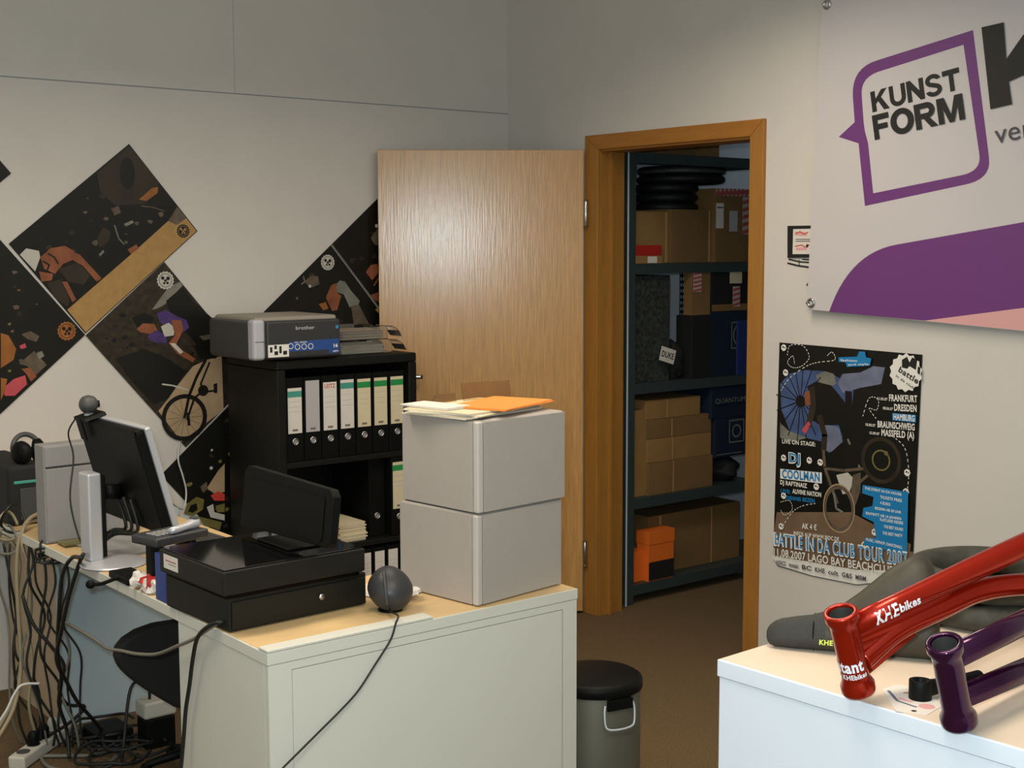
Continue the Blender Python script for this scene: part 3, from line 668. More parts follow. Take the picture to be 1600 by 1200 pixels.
p.line([(-1.6488, 1.5477), (-1.6992, 1.5388), (-1.7515, 1.5369)], 0.005, 'ink_black'); p.line([(-1.6432, 1.5337), (-1.6907, 1.5249), (-1.7519, 1.5186)], 0.006, 'ink_black')
p.line([(-1.6961, 1.5456), (-1.6966, 1.5249)], 0.003, 'ink_black'); p.line([(-1.7106, 1.548), (-1.7512, 1.546)], 0.004, 'ink_black')
tag(p.build('wall_sticker'), 'black sketch-like stick-on strokes on the wall right under the small notice', 'sticker')
p = Print(RW, 0.002)
p.line([(-1.7333, 1.4543), (-1.7417, 1.4659), (-1.7589, 1.4708)], 0.005, 'ink_black')
tag(p.build('wall_sticker'), 'tiny black hooked mark on the wall at the lower banner edge', 'sticker')

def bez(a, c, b, n=8):
    a, c, b = Vector(a), Vector(c), Vector(b)
    return [tuple(a * (1 - t) ** 2 + c * 2 * t * (1 - t) + b * t * t) for t in [k / n for k in range(n + 1)]]
# banner hung a little in front of the wall
ban = thing('banner', 'large grey shop banner with purple speech bubble hung on the right wall', 'banner', (-0.03, -2.3, 1.3))
p = Print(RW, 0.032)
bl = Vector((-1.7599, 1.3711)); br = Vector((-2.6052, 1.3333)); tl = Vector((-1.8005, 2.4434)) + Vector((0, 0.02))
be = (br - bl)
b2 = bl + be * 1.6; t2 = Vector((b2.x, tl.y + 0.0))
def ext(a, b):      # carries a line on to the far edge of the banner
    return (b2.x, a[1] + (b[1] - a[1]) * (b2.x - a[0]) / (b[0] - a[0]))
p.sheet([tuple(tl), tuple(bl), tuple(br), tuple(b2), tuple(t2)], 'banner', 0.003)
p.poly([(-1.8593, 1.3655)] + bez((-1.8698, 1.3906), (-1.9523, 1.5738), (-2.1341, 1.5996), 12) + [ (-2.5921, 1.6668), ext((-2.1341, 1.5996), (-2.5921, 1.6668)), ext((-2.2491, 1.3502), (-2.6024, 1.4043)), (-2.6024, 1.4043), (-2.2491, 1.3502)], 'banner_purple')
p.poly([(-2.2491, 1.3502), (-2.6024, 1.4043), ext((-2.2491, 1.3502), (-2.6024, 1.4043)), tuple(b2), (-2.6051, 1.3343)], 'banner_pink')
# speech bubble
O_ = [(-2.3959, 2.2675), (-2.4637, 1.8852)] + bez((-2.4667, 1.8653), (-2.478, 1.7995), (-2.3789, 1.7873)) + [(-2.0011, 1.73), (-1.9686, 1.9427), (-1.8845, 1.9696), (-1.9506, 2.0149)] + bez((-1.9401, 2.1039), (-1.9321, 2.199), (-2.0389, 2.2132))
I_ = [(-2.3633, 2.226), (-2.4299, 1.891)] + bez((-2.4327, 1.875), (-2.439, 1.8269), (-2.3686, 1.818)) + [(-2.0339, 1.7721), (-2.0081, 1.9403), (-1.9938, 1.9819), (-1.9877, 2.0122)] + bez((-1.9771, 2.1049), (-1.97, 2.1674), (-2.0605, 2.1774))
p.n += 1; dep = p.d + p.STEP * p.n
for i in range(len(O_)):
    j = (i + 1) % len(O_)
    p.g.face([p.fn(q[0], q[1], dep) for q in (O_[i], O_[j], I_[j], I_[i])], 'banner_purple')
def arcs(cx, cy, rx, ry, a0, a1, n=12): return [(cx + rx * math.cos(math.radians(a0 + (a1 - a0) * k / n)), cy + ry * math.sin(math.radians(a0 + (a1 - a0) * k / n))) for k in range(n + 1)]
def band(o, i): return [[o[k], o[k + 1], i[k + 1], i[k]] for k in range(len(o) - 1)]
W_ = 0.27
HEAVY = {   # heavy sans capitals in a unit box
 'K': [[(0, 0), (W_, 0), (W_, 1), (0, 1)], [(W_, 0.36), (W_, 0.62), (0.64, 1), (0.98, 1), (0.52, 0.56)], [(0.36, 0.53), (0.56, 0.68), (1.02, 0), (0.68, 0)]],
 'U': [[(0, 0.38), (W_, 0.38), (W_, 1), (0, 1)], [(1 - W_, 0.38), (1, 0.38), (1, 1), (1 - W_, 1)]] + band(arcs(0.5, 0.38, 0.5, 0.40, 180, 360), arcs(0.5, 0.38, 0.5 - W_, 0.18, 180, 360)),
 'N': [[(0, 0), (W_, 0), (W_, 1), (0, 1)], [(1 - W_, 0), (1, 0), (1, 1), (1 - W_, 1)], [(W_ - 0.02, 1), (W_ - 0.02, 0.58), (1 - W_ + 0.02, 0), (1 - W_ + 0.02, 0.42)]],
 'S': band(arcs(0.5, 0.72, 0.47, 0.30, 10, 270, 16), arcs(0.5, 0.72, 0.2, 0.10, 10, 270, 16)) + band(arcs(0.5, 0.28, 0.49, 0.30, 90, -170, 16), arcs(0.5, 0.28, 0.21, 0.10, 90, -170, 16)) + [[(0.4, 0.42), (0.6, 0.38), (0.6, 0.6), (0.4, 0.62)]],
 'T': [[(0, 0.76), (1, 0.76), (1, 1), (0, 1)], [(0.5 - W_ / 2, 0), (0.5 + W_ / 2, 0), (0.5 + W_ / 2, 0.76), (0.5 - W_ / 2, 0.76)]],
 'F': [[(0, 0), (W_ + 0.04, 0), (W_ + 0.04, 1), (0, 1)], [(W_, 0.77), (1, 0.77), (1, 1), (W_, 1)], [(W_, 0.39), (0.88, 0.39), (0.88, 0.61), (W_, 0.61)]],
 'O': band(arcs(0.5, 0.5, 0.52, 0.52, 0, 360, 28), arcs(0.5, 0.5, 0.25, 0.29, 0, 360, 28)),
 'R': [[(0, 0), (W_, 0), (W_, 1), (0, 1)], [(W_, 0.78), (0.6, 0.78), (0.6, 1), (W_, 1)], [(W_, 0.38), (0.6, 0.38), (0.6, 0.59), (W_, 0.59)], [(0.38, 0.40), (0.66, 0.42), (1.04, 0), (0.70, 0)]] + band(arcs(0.6, 0.69, 0.36, 0.31, -90, 90), arcs(0.6, 0.685, 0.1, 0.095, -90, 90)),
 'M': [[(0, 0), (0.22, 0), (0.22, 1), (0, 1)], [(0.78, 0), (1, 0), (1, 1), (0.78, 1)], [(0.2, 1), (0.2, 0.62), (0.41, 0), (0.5, 0), (0.5, 0.3), (0.3, 1)], [(0.8, 1), (0.8, 0.62), (0.59, 0), (0.5, 0), (0.5, 0.3), (0.7, 1)]],
}
def heavy(word, p0, p1, up, widths, gap=0.07):
    p0, e, up = Vector(p0), Vector(p1) - Vector(p0), Vector(up); tot = sum(widths) + gap * (len(word) - 1); x = 0
    for c, w_ in zip(word, widths):
        p.n += 1
        for q in HEAVY[c]: p.poly([tuple(p0 + e * ((x + a_ * w_) / tot) + up * b_) for a_, b_ in q], 'ink_black')
        x += w_ + gap
heavy('KUNST', (-2.0234, 2.0415), (-2.3613, 2.0892), Vector((-2.0084, 2.1086)) - Vector((-2.0208, 2.0396)), (1.0, 0.92, 0.95, 0.9, 0.9))
heavy('FORM', (-2.0365, 1.9493), (-2.3807, 1.9938), Vector((-2.0211, 2.0311)) - Vector((-2.0365, 1.9493)), (0.82, 1.1, 1.0, 1.2))
p.poly([(-2.4272, 2.2714), (-2.5039, 2.2772), (-2.5168, 2.1659), (-2.57, 2.2307), (-2.6511, 2.2864), (-2.7316, 2.2903), (-2.6141, 2.1781), (-2.7615, 2.0509), (-2.6612, 2.0373), (-2.5747, 2.11), (-2.5282, 2.0952), (-2.5416, 2.0264), (-2.4677, 2.0168)], 'ink_black')
p.text('versand', (-2.4894, 1.9093), (-2.7857, 1.9453), 0.062, 'ink_grey', 0.0, up=Vector((-2.4857, 1.9488)) - Vector((-2.4916, 1.9092)))
p.build('cloth', ban)
for q in ((-1.7679, 1.3941), (-1.8121, 2.4244)):
    G().torus((-0.034, q[0] - 0.012, q[1]), 0.013, 0.005, 'steel', axis=(1, 0, 0), seg=20, rs=8).build('grommet', ban)
g = G(); q = (-1.7622, 1.394); g.tube([(-0.038, q[0] - 0.012, q[1]), (-0.02, q[0] + 0.01, q[1] - 0.004), (-0.001, q[0] + 0.03, q[1] - 0.002)], 0.0025, 'cable_black')
g.build('tie_cord', ban)

# ================================================================ counter, return desk, shelf
DZ = 0.72
ct = thing('counter', 'white front counter with warm wooden top carrying the boxes and scanner', 'counter', (-2.05, -2.08, 0))
x0, x1, y0, y1 = -2.495, -1.601, -2.314, -1.857
G().box((x0, y0, DZ - 0.028), (x1, y1, DZ - 0.0012), 'laminate', bev=0.001, seg=1).box((x0 + 0.004, y0 + 0.004, DZ - 0.003), (x1 - 0.004, y1 - 0.001, DZ), 'beech').build('top', ct, smooth=False)
G().box((x0, y0, DZ), ((-2.0563, -2.3227, 0.72)[0], y0 + 0.042, DZ + 0.006), 'laminate', bev=0.001, seg=1).build('edge_strip', ct, smooth=False)
G().box((x0 + 0.002, y0 + 0.0205, 0), (x0 + 0.022, y1, DZ - 0.029), 'laminate', bev=0.001, seg=1).build('side_panel', ct, smooth=False)
G().box((x1 - 0.022, y0 + 0.0205, 0), (x1 - 0.002, y1, DZ - 0.029), 'laminate', bev=0.001, seg=1).build('side_panel', ct, smooth=False)
G().box((x0 + 0.024, y1 - 0.02, 0), (x1 - 0.024, y1 - 0.002, DZ - 0.029), 'laminate').build('back_panel', ct, smooth=False)
px0, px1 = x0 + 0.062, x1 - 0.05
G().box((x0 + 0.002, y0 + 0.002, 0), (px0 - 0.002, y0 + 0.02, DZ - 0.029), 'laminate').box((px1 + 0.002, y0 + 0.002, 0), (x1 - 0.002, y0 + 0.02, DZ - 0.029), 'laminate').box((px0 - 0.002, y0 + 0.002, DZ - 0.0475), (px1 + 0.002, y0 + 0.02, DZ - 0.029), 'laminate').box((px0 - 0.002, y0 + 0.006, 0), (px1 + 0.002, y0 + 0.016, DZ - 0.0475), 'seam').build('front_frame', ct, smooth=False)
G().box((px0, y0 + 0.003, 0.0), (px1, y0 + 0.014, DZ - 0.0495), 'laminate', bev=0.001, seg=1).build('front_panel', ct, smooth=False)

dk = thing('return_desk', 'long wooden-topped side desk under the monitor, running to the wall', 'desk', (-2.25, -0.95, 0))
G().box((-2.495, -1.8565, DZ - 0.028), (-2.0, -0.003, DZ - 0.0012), 'laminate', bev=0.001, seg=1).box((-2.491, -1.856, DZ - 0.003), (-2.004, -0.006, DZ), 'beech').build('top', dk, smooth=False)
g = G().box((-2.315, -0.518, 0), (-1.88, -0.50, DZ - 0.029), 'laminate_panel')
g.build('front_panel', dk, smooth=False)
G().box((-2.315, -0.4995, 0), (-2.297, -0.02, DZ - 0.029), 'laminate_beige').build('side_panel', dk, smooth=False)
G().box((-1.898, -0.4995, 0), (-1.88, -0.02, DZ - 0.029), 'laminate').build('side_panel', dk, smooth=False)

sh = thing('shelf_unit', 'black three-row shelf full of binders standing on the floor by the wall', 'shelf', (-1.13, -0.25, 0))
sx0, sx1, sy0, sy1, SZ = -1.445, -0.822, -0.45, -0.045, 1.178
t = 0.036
G().box((sx0, sy0, 0), (sx0 + t, sy1, SZ - t - 0.0005), 'black_shelf', bev=0.004).build('side_panel', sh)
G().box((sx1 - t, sy0, 0), (sx1, sy1, SZ - t - 0.0005), 'black_shelf', bev=0.004).build('side_panel', sh)
G().box((sx0, sy0, SZ - t), (sx1, sy1, SZ), 'black_shelf', bev=0.005).build('top', sh)
G().box((sx0 + t, sy1 - 0.012, 0.03), (sx1 - t, sy1 - 0.002, SZ - t), 'black_shelf').build('back_panel', sh)
RZ = (0.095, 0.449, 0.790)
for z in RZ: G().box((sx0 + t + 0.0005, sy0 + 0.006, z - 0.022), (sx1 - t - 0.0005, sy1 - 0.013, z), 'black_shelf', bev=0.002).build('shelf_board', sh)
G().box((sx0 + t + 0.0005, sy0 + 0.02, 0), (sx1 - t - 0.0005, sy0 + 0.035, 0.09), 'black_shelf').build('plinth', sh)

# ---- binders
def binder(x, z, w_, h, lab, head, label, group, yf=-0.425, d=0.285, ink=True, lt=0.9, lb=0.36):
    b = thing('binder', label, 'binder', (x + w_ / 2, yf + d / 2, z), group)
    g = G()
    g.box((x, yf + 0.006, z), (x + 0.003, yf + d, z + h), 'black').box((x + w_ - 0.003, yf + 0.006, z), (x + w_, yf + d, z + h), 'black')
    g.box((x, yf, z), (x + w_, yf + 0.005, z + h), 'black', bev=0.002)
    g.build('cover', b)
    G().box((x + 0.008, yf + 0.01, z + 0.006), (x + w_ - 0.008, yf + d - 0.012, z + h - 0.012), 'paper_grey').build('pages', b)
    m = 0.007
    zt, zb = z + h * lt, z + h * lb
    f = lambda a, bb, dd: (a, yf - dd, bb)
    p = Print(f, 0.001)
    p.sheet([(x + m, zb), (x + w_ - m, zb), (x + w_ - m, zt), (x + m, zt)], lab, 0.0009)
    if head == 'red': p.text('LEITZ', (x + m + 0.006, zt - 0.022), (x + w_ - m - 0.006, zt - 0.022), 0.015, 'red_ink', 0.02)
    elif head: p.poly([(x + m, zt - 0.035), (x + w_ - m, zt - 0.035), (x + w_ - m, zt - 0.012), (x + m, zt - 0.012)], head)
    if ink:
        for q in (0.3, 0.42, 0.52): p.line([(x + m + 0.006, zt - (zt - zb) * q), (x + w_ - m - 0.008, zt - (zt - zb) * q)], 0.0016, 'label_grey')
        p.line([(x + w_ * 0.36, zb + 0.012), (x + w_ * 0.64, zb + 0.012)], 0.008, 'label_ink')
    p.build('spine_label', b)
    G().torus((x + w_ / 2, yf - 0.0015, z + h * (lb - 0.10)), 0.0115, 0.003, 'steel', axis=(0, 1, 0), seg=20, rs=6).cyl((x + w_ / 2, yf - 0.001, z + h * (lb - 0.10)), (x + w_ / 2, yf + 0.002, z + h * (lb - 0.10)), 0.011, 'grey_case', seg=16).build('finger_ring', b)
    return b
tops = [('paper', 'teal', 'black binder with thin teal band on white label, first in the top row'),
        ('label_grey', None, 'black binder with a plain grey-white label without a coloured band'),
        ('paper', 'red', 'black binder with red lettering at the head of its label'),
        ('paper', 'teal', 'black binder with thin teal band, between red-lettered and green-banded binders'),
        ('paper_cream', 'green', 'black binder with broad green band, next to the teal-banded one'),
        ('paper_cream', 'green', 'black binder with broad green band, middle one of three green-banded'),
        ('paper_cream', 'green', 'black binder with broad green band, beside the right side of the shelf')]
bx = -1.405
gap = (0.0715)
for k, (lab, hd_, lb_) in enumerate(tops):
    lt = (0.88, 0.955, 0.92, 0.935, 0.93, 0.93, 0.93)[k]
    binder(-1.4 + k * 0.0765 + 0.001, RZ[2] + 0.0005, 0.073, 0.318, lab, hd_, lb_, 'binders in the top row of the black shelf', yf=-0.43, lt=lt, lb=0.34)
for k, x in enumerate((-1.02, -0.941)):
    if k == 1: binder(x, RZ[1] + 0.0005, 0.073, 0.318, 'paper_cream', 'green', 'black binder with green band, alone beside the white boxes in the middle row', 'binders in the middle row of the black shelf', yf=-0.44, lt=0.93, lb=0.34)
    else: binder(x, RZ[1] + 0.0005, 0.073, 0.318, 'black', None, 'plain black binder without a light label in the middle row', 'binders in the middle row of the black shelf', yf=-0.40, ink=False)
for k, x in enumerate((-1.155, -1.092, -1.029, -0.966)):
    b = binder(x, RZ[0] + 0.0005, 0.058, 0.318, 'paper', None, ('narrow black binder with white label, leftmost in the bottom row', 'narrow black binder with white label, second in the bottom row', 'narrow black binder with white label, third in the bottom row', 'narrow black binder with white label, fourth in the bottom row by the boxes')[k], 'narrow binders in the bottom row', yf=-0.44, lt=0.95, lb=0.5)
# paper stacks in the middle row
def stack(x0, x1, y0, y1, z0, n, dz, m, label):
    g = G(); random.seed(int(abs(x0) * 1000))
    for k in range(n):
        dx, dy = random.uniform(-0.006, 0.006), random.uniform(-0.006, 0.006)
        g.box((x0 + dx, y0 + dy, z0 + k * dz), (x1 + dx, y1 + dy, z0 + (k + 0.85) * dz), m)
    o = g.build('paper_stack', smooth=False); tag(o, label, 'papers', 'paper stacks in the middle row of the shelf'); return o
stack(-1.38, -1.19, -0.40, -0.12, RZ[1] + 0.001, 20, 0.0065, 'paper', 'tall stack of white paper behind the black terminal in the shelf')
stack(-1.175, -1.055, -0.43, -0.15, RZ[1] + 0.001, 12, 0.0062, 'paper_cream', 'lower cream paper stack between the terminal and the plain black binder')

# ---- laser printer on the shelf
pr = thing('laser_printer', 'dark grey laser printer with silver corner strip on the black shelf', 'printer', (-1.36, -0.26, SZ))
qx0, qx1, qy0, qy1, qz0, qz1 = -1.548, -1.182, -0.47, -0.10, SZ + 0.004, SZ + 0.152
G().box((qx0, qy0 + 0.006, qz0), (qx1, qy1, qz1), 'printer_grey', bev=0.018, seg=4).build('body', pr)
G().box((qx0 + 0.012, qy0 + 0.014, qz1 - 0.012), (qx1 - 0.006, qy1 - 0.03, qz1 + 0.012), 'printer_top', bev=0.011, seg=3).build('top_cover', pr)
g = G().box((qx0 - 0.002, qy0 - 0.003, qz0 + 0.002), (qx0 + 0.048, qy0 + 0.05, qz1 + 0.004), 'silver_light', bev=0.014, seg=4)
g.box((qx0 + 0.005, qy0 - 0.0045, qz0 + 0.07), (qx0 + 0.043, qy0 - 0.002, qz0 + 0.0715), 'grey_slot')
g.build('corner_strip', pr)
g = G().box((qx0 + 0.051, qy0 - 0.004, qz0 + 0.004), (qx1 - 0.002, qy0 + 0.02, qz1 - 0.003), 'charcoal', bev=0.01, seg=3)
fpn = g.build('front_panel', pr)
p = Print(lambda a, b, d: (a, qy0 - 0.004 - d, b), 0.0003)
fx = qx0 + 0.051; fw = qx1 - fx
p.poly([(fx + 0.004, qz0 + 0.012), (fx + 0.09, qz0 + 0.012), (fx + 0.09, qz0 + 0.058), (fx + 0.004, qz0 + 0.058)], 'white_ink')
p.poly([(fx + 0.092, qz0 + 0.03), (fx + fw - 0.01, qz0 + 0.03), (fx + fw - 0.01, qz0 + 0.07), (fx + 0.092, qz0 + 0.066)], 'blue_sticker')
p.poly([(fx + fw - 0.055, qz0 + 0.016), (fx + fw - 0.01, qz0 + 0.016), (fx + fw - 0.01, qz0 + 0.031), (fx + fw - 0.055, qz0 + 0.031)], 'blue_sticker')
for a, b, c, d in ((0.012, 0.03, 0.022, 0.05), (0.03, 0.02, 0.045, 0.034), (0.05, 0.026, 0.06, 0.052), (0.066, 0.02, 0.082, 0.034), (0.03, 0.042, 0.04, 0.056)):
    p.poly([(fx + a, qz0 + b), (fx + c, qz0 + b), (fx + c, qz0 + d), (fx + a, qz0 + d)], 'ink_black')
for k in range(4):
    p.ring((fx + 0.098 + k * 0.028, qz0 + 0.046 - (0.0 if k else -0.004)), 0.010, 0.0025, 'white_ink', n=16)
p.text('HL-2030', (fx + 0.115, qz0 + 0.060), (fx + 0.165, qz0 + 0.060), 0.006, 'white_ink', 0.01)
p.text('16', (fx + fw - 0.034, qz0 + 0.038), (fx + fw - 0.016, qz0 + 0.038), 0.012, 'white_ink', 0.04); p.text('ppm', (fx + fw - 0.036, qz0 + 0.021), (fx + fw - 0.014, qz0 + 0.021), 0.006, 'white_ink', 0.03)
p.text('brother', (fx + 0.12, qz0 + 0.110), (fx + 0.20, qz0 + 0.110), 0.013, 'silver', 0.02)
p.poly([(fx + fw - 0.024, qz0 + 0.108), (fx + fw - 0.012, qz0 + 0.108), (fx + fw - 0.012, qz0 + 0.12), (fx + fw - 0.024, qz0 + 0.12)], 'sky_blue')
p.build('sticker', fpn)
g = G()
for a in (0.03, 0.33): g.box((qx0 + a, qy0 + 0.05, SZ), (qx0 + a + 0.03, qy0 + 0.08, qz0 + 0.004), 'black').box((qx0 + a, qy1 - 0.08, SZ), (qx0 + a + 0.03, qy1 - 0.05, qz0 + 0.004), 'black')

# ---- two clear letter trays with papers
def tray(z, dx, label):
    tr = thing('letter_tray', label, 'letter tray', (-1.0 + dx, -0.27, z), 'clear letter trays on the black shelf')
    xa, xb, ya, yb = -1.165 + dx, -0.925 + dx, -0.40, -0.15
    g = G().box((xa, ya, z), (xb, yb, z + 0.003), 'acrylic').box((xa, ya, z + 0.003), (xb, ya + 0.003, z + 0.05), 'acrylic').box((xa, yb - 0.003, z + 0.003), (xb, yb, z + 0.05), 'acrylic').box((xa, ya + 0.003, z + 0.003), (xa + 0.003, yb - 0.003, z + 0.05), 'acrylic')
    g.build('tray_body', tr)
    # the curved lip at the open end
    g = G(); prof = [(0, 0.05), (0.022, 0.049), (0.042, 0.042), (0.058, 0.028), (0.070, 0.008)]
    pr_ = [(xb + a, z + b) for a, b in prof] + [(xb + a - 0.003, z + b + 0.003) for a, b in prof[::-1]]
    g.prism(pr_, lambda a, b, d: (a, d, b), ya, ya + 0.085, 'acrylic'); g.build('curved_lip', tr)
    g = G(); g.prism(pr_, lambda a, b, d: (a, d, b), yb - 0.085, yb, 'acrylic'); g.build('curved_lip', tr)
    return tr
tray(SZ + 0.001, 0.02, 'clear letter tray with curled lip, the lower of the two beside the printer')
tray(SZ + 0.056, 0.0, 'clear letter tray with curled lip, stacked on the other one')
for z, m, lb_ in ((SZ + 0.0055, 'paper_grey', 'grey papers lying in the lower clear letter tray'), (SZ + 0.0605, 'paper_brown', 'brownish papers lying in the upper clear letter tray')):
    g = G(); random.seed(int(z * 1e4))
    for k in range(6):
        a = random.uniform(-0.06, 0.06)
        g.box((-1.13, -0.385, z + k * 0.0052), (-0.935, -0.165, z + k * 0.0052 + 0.004), m if k % 2 else 'paper_grey', M=Matrix.Translation((-1.02, -0.275, 0)) @ Matrix.Rotation(a, 4, 'Z') @ Matrix.Translation((1.02, 0.275, 0)))
    o = g.build('paper_stack', smooth=False); tag(o, lb_, 'papers')

# ---- the two boxes on the counter
def storage_box(z, ang, off, label):
    cx, cy = -1.915, -2.306
    b = thing('storage_box', label, 'box', (cx, cy, z), 'pale grey boxes stacked on the counter')
    w_, d_, h = 0.315, 0.287, 0.228
    M = Matrix.Translation((cx + off[0], cy + off[1], z)) @ Matrix.Rotation(ang, 4, 'Z')
    G().box((0.006, 0.006, 0), (w_ - 0.004, d_, h), 'box_grey', bev=0.007, seg=3, M=M).build('shell', b)
    G().box((0.021, 0.0008, 0.003), (w_ - 0.006, 0.0066, h - 0.003), 'box_grey', bev=0.001, M=M).build('front_panel', b)
    G().box((0.0, 0.0, 0.002), (0.0195, 0.0195, h - 0.002), 'box_trim', bev=0.005, seg=4, M=M).build('corner_trim', b)
    G().box((0.0008, 0.021, 0.003), (0.0066, d_ - 0.005, h - 0.003), 'box_grey', bev=0.001, M=M).build('side_panel', b)
    return b
storage_box(DZ + 0.0005, math.radians(8), (0, 0.004), 'pale grey box standing on the counter top, the lower of two')
storage_box(DZ + 0.2295, math.radians(6.5), (0.002, 0.002), 'pale grey box under the orange envelope, the upper of two')
zt = DZ + 0.4580
# papers, envelope, acrylic leaflet stand on the top box
def sheetstack(name, c, sx, sy, rot, z, n, dz, m, label, cat, m2=None):
    g = G(); random.seed(n * 7 + int(sx * 100))
    for k in range(n):
        a = rot + random.uniform(-0.10, 0.10)
        g.box((-sx / 2, -sy / 2, 0), (sx / 2, sy / 2, dz * 0.85), m if (k % 2 == 0 or not m2) else m2, M=Matrix.Translation((c[0] + random.uniform(-.006, .006), c[1] + random.uniform(-.006, .006), z + k * dz)) @ Matrix.Rotation(a, 4, 'Z'))
    o = g.build(name, smooth=False); return tag(o, label, cat)
pc = (-1.775, -2.135)
sheetstack('paper_stack', (-1.80, -2.135), 0.30, 0.215, 0.30, zt, 6, 0.0026, 'paper', 'loose white papers and leaflets spread under the orange envelope', 'papers', 'paper_cream')
sheetstack('envelope', (-1.735, -2.165), 0.25, 0.175, 0.42, zt + 0.0162, 2, 0.0022, 'orange_paper', 'bright orange envelope lying on the papers on the top box', 'envelope')
sheetstack('leaflet', (-1.892, -2.10), 0.16, 0.09, 1.75, zt + 0.0162, 2, 0.003, 'paper', 'small white leaflet sticking out beside the orange envelope', 'leaflet')
ls = thing('leaflet_stand', 'clear acrylic leaflet stand standing behind the orange envelope', 'leaflet stand', (-1.68, -2.03, zt))
def lean(a, b, d):   # plane leaning back
    o = Vector((-1.762, -2.045, zt + 0.001)); e = Vector((0.985, 0.12, 0)); n = Vector((-0.12, 0.985, 0))
    return o + e * a + n * (0.25 * b + d) + Vector((0, 0, b))
G().prism([(0.0, 0), (0.18, 0), (0.185, 0.055), (0.005, 0.06)], lean, 0, 0.003, 'acrylic_thin').build('front_plate', ls)
G().prism([(-0.12, 0.0), (-0.02, 0.0), (-0.02, 0.036), (-0.09, 0.036)], lean, 0.004, 0.007, 'acrylic_thin').build('side_plate', ls)

# ---- barcode scanner
scn = thing('barcode_scanner', 'dark grey egg-shaped desktop barcode scanner on the front counter', 'scanner', (-2.085, -2.185, DZ))
c0 = Vector((-2.092, -2.185, DZ + 0.0535))
b2 = bmesh.new(); bmesh.ops.create_uvsphere(b2, u_segments=32, v_segments=20, radius=1)
for v in b2.verts:
    q = v.co; wz = 1.0 - 0.16 * max(q.z, 0) ** 1.5 - 0.05 * max(-q.z, 0)
    v.co = c0 + Vector((q.x * 0.0555 * wz, q.y * 0.0545 * wz + 0.010 * q.z, q.z * 0.0535))
g = G(); g.add(b2, 'charcoal'); sbody = g.build('body', scn)
dirc = (Vector((-3.848, -4.874, 0)) - Vector((c0.x, c0.y, 0))).normalized(); side = Vector((-dirc.y, dirc.x, 0))
g = G()
pts = [c0 + dirc * (0.056 * math.cos(a)) + Vector((0, 0.010 * math.sin(a), 0.054 * math.sin(a))) + side * (-0.010) for a in [(-0.5 + 0.19 * k) for k in range(9)]]
g.tube(pts, 0.004, 'dark_grey', seg=8); g.build('ridge', sbody)
g = G()
g.lathe([(0.0, 0.0025), (0.012, 0.003), (0.015, 0.0045), (0.017, 0.0035), (0.018, 0.0)], c0 + Vector((0.002, 0.010, 0.0455)), 'black', seg=20); g.build('top_dimple', sbody)
g = G().lathe([(0.030, 0), (0.031, 0.003), (0.026, 0.006), (0.0, 0.006)], (c0.x, c0.y, DZ + 0.0002), 'black', seg=24); g.build('foot', scn)
g = G()
g.tube([c0 + dirc * 0.038 + Vector((0, 0, -0.036)), c0 + dirc * 0.055 + Vector((0.0, 0, -0.043)), (-2.1579, -2.318, 0.7461), (-2.1705, -2.326, 0.7304), (-2.1838, -2.324, 0.6946), (-2.2269, -2.322, 0.642), (-2.2724, -2.322, 0.5913), (-2.322, -2.322, 0.5543), (-2.3735, -2.324, 0.5222), (-2.4252, -2.328, 0.4915), (-2.4933, -2.335, 0.4524), (-2.5612, -2.345, 0.4117)], 0.0024, 'cable_black', seg=8)
g.build('cable', scn)
# paper and plastic wrap by the scanner
sheetstack('note_paper', (-2.00, -2.035), 0.15, 0.16, 0.5, DZ + 0.0005, 3, 0.0014, 'paper', 'few loose white notes lying between the scanner and the boxes', 'papers')
g = G(); random.seed(3)
for k in range(5):
    a = random.uniform(0, 6.28); cc = Vector((-2.010 + 0.012 * math.cos(a), -2.125 + 0.02 * math.sin(a), DZ + 0.012 + 0.003 * k))
    b2 = bmesh.new(); bmesh.ops.create_icosphere(b2, subdivisions=2, radius=1)
    for v in b2.verts: v.co = cc + Vector((v.co.x * 0.03, v.co.y * 0.022, v.co.z * 0.009)) * (1 + random.uniform(-0.25, 0.25))
    g.add(b2, 'plastic_wrap' if k % 2 else 'white_ink')
tag(g.build('plastic_wrap', smooth=False), 'crumpled clear plastic wrap beside the scanner and boxes', 'packaging')

# ---- cash drawer, printer unit and terminal
cd = thing('cash_drawer', 'black cash drawer lying directly on the counter top', 'cash drawer', (-2.3, -1.95, DZ))
Md = Matrix.Translation((-2.490, -2.125, DZ)) @ Matrix.Rotation(math.radians(2.5), 4, 'Z')
G().box((0, 0.0, 0.003), (0.378, 0.31, 0.082), 'black_case', bev=0.003, M=Md).build('body', cd)
g = G().box((0.006, -0.005, 0.008), (0.372, 0.0, 0.072), 'black_case', bev=0.002, M=Md); dfr = g.build('drawer_front', cd)
g = G().lathe([(0.0, 0), (0.008, 0), (0.008, 0.004), (0, 0.0045)], Md @ Vector((0.245, -0.005, 0.045)), 'steel', axis=(0.1, -1, 0), seg=16); g.build('lock', dfr)
g = G()
for a, b in ((0.03, 0.03), (0.03, 0.28), (0.35, 0.03), (0.35, 0.28)): g.cyl(Md @ Vector((a, b, 0)), Md @ Vector((a, b, 0.004)), 0.012, 'black', seg=12)
g.build('feet', cd)
ub = thing('black_pos_box', 'wide glossy-topped black till box on the cash drawer', 'till box', (-2.3, -1.95, DZ + 0.083))
Mu = Matrix.Translation((-2.512, -2.145, DZ + 0.083)) @ Matrix.Rotation(math.radians(1.5), 4, 'Z')
G().box((0.012, 0.012, 0.0), (0.372, 0.31, 0.012), 'black', M=Mu).box((0, 0, 0.010), (0.382, 0.325, 0.066), 'black_case', bev=0.004, M=Mu).build('body', ub)
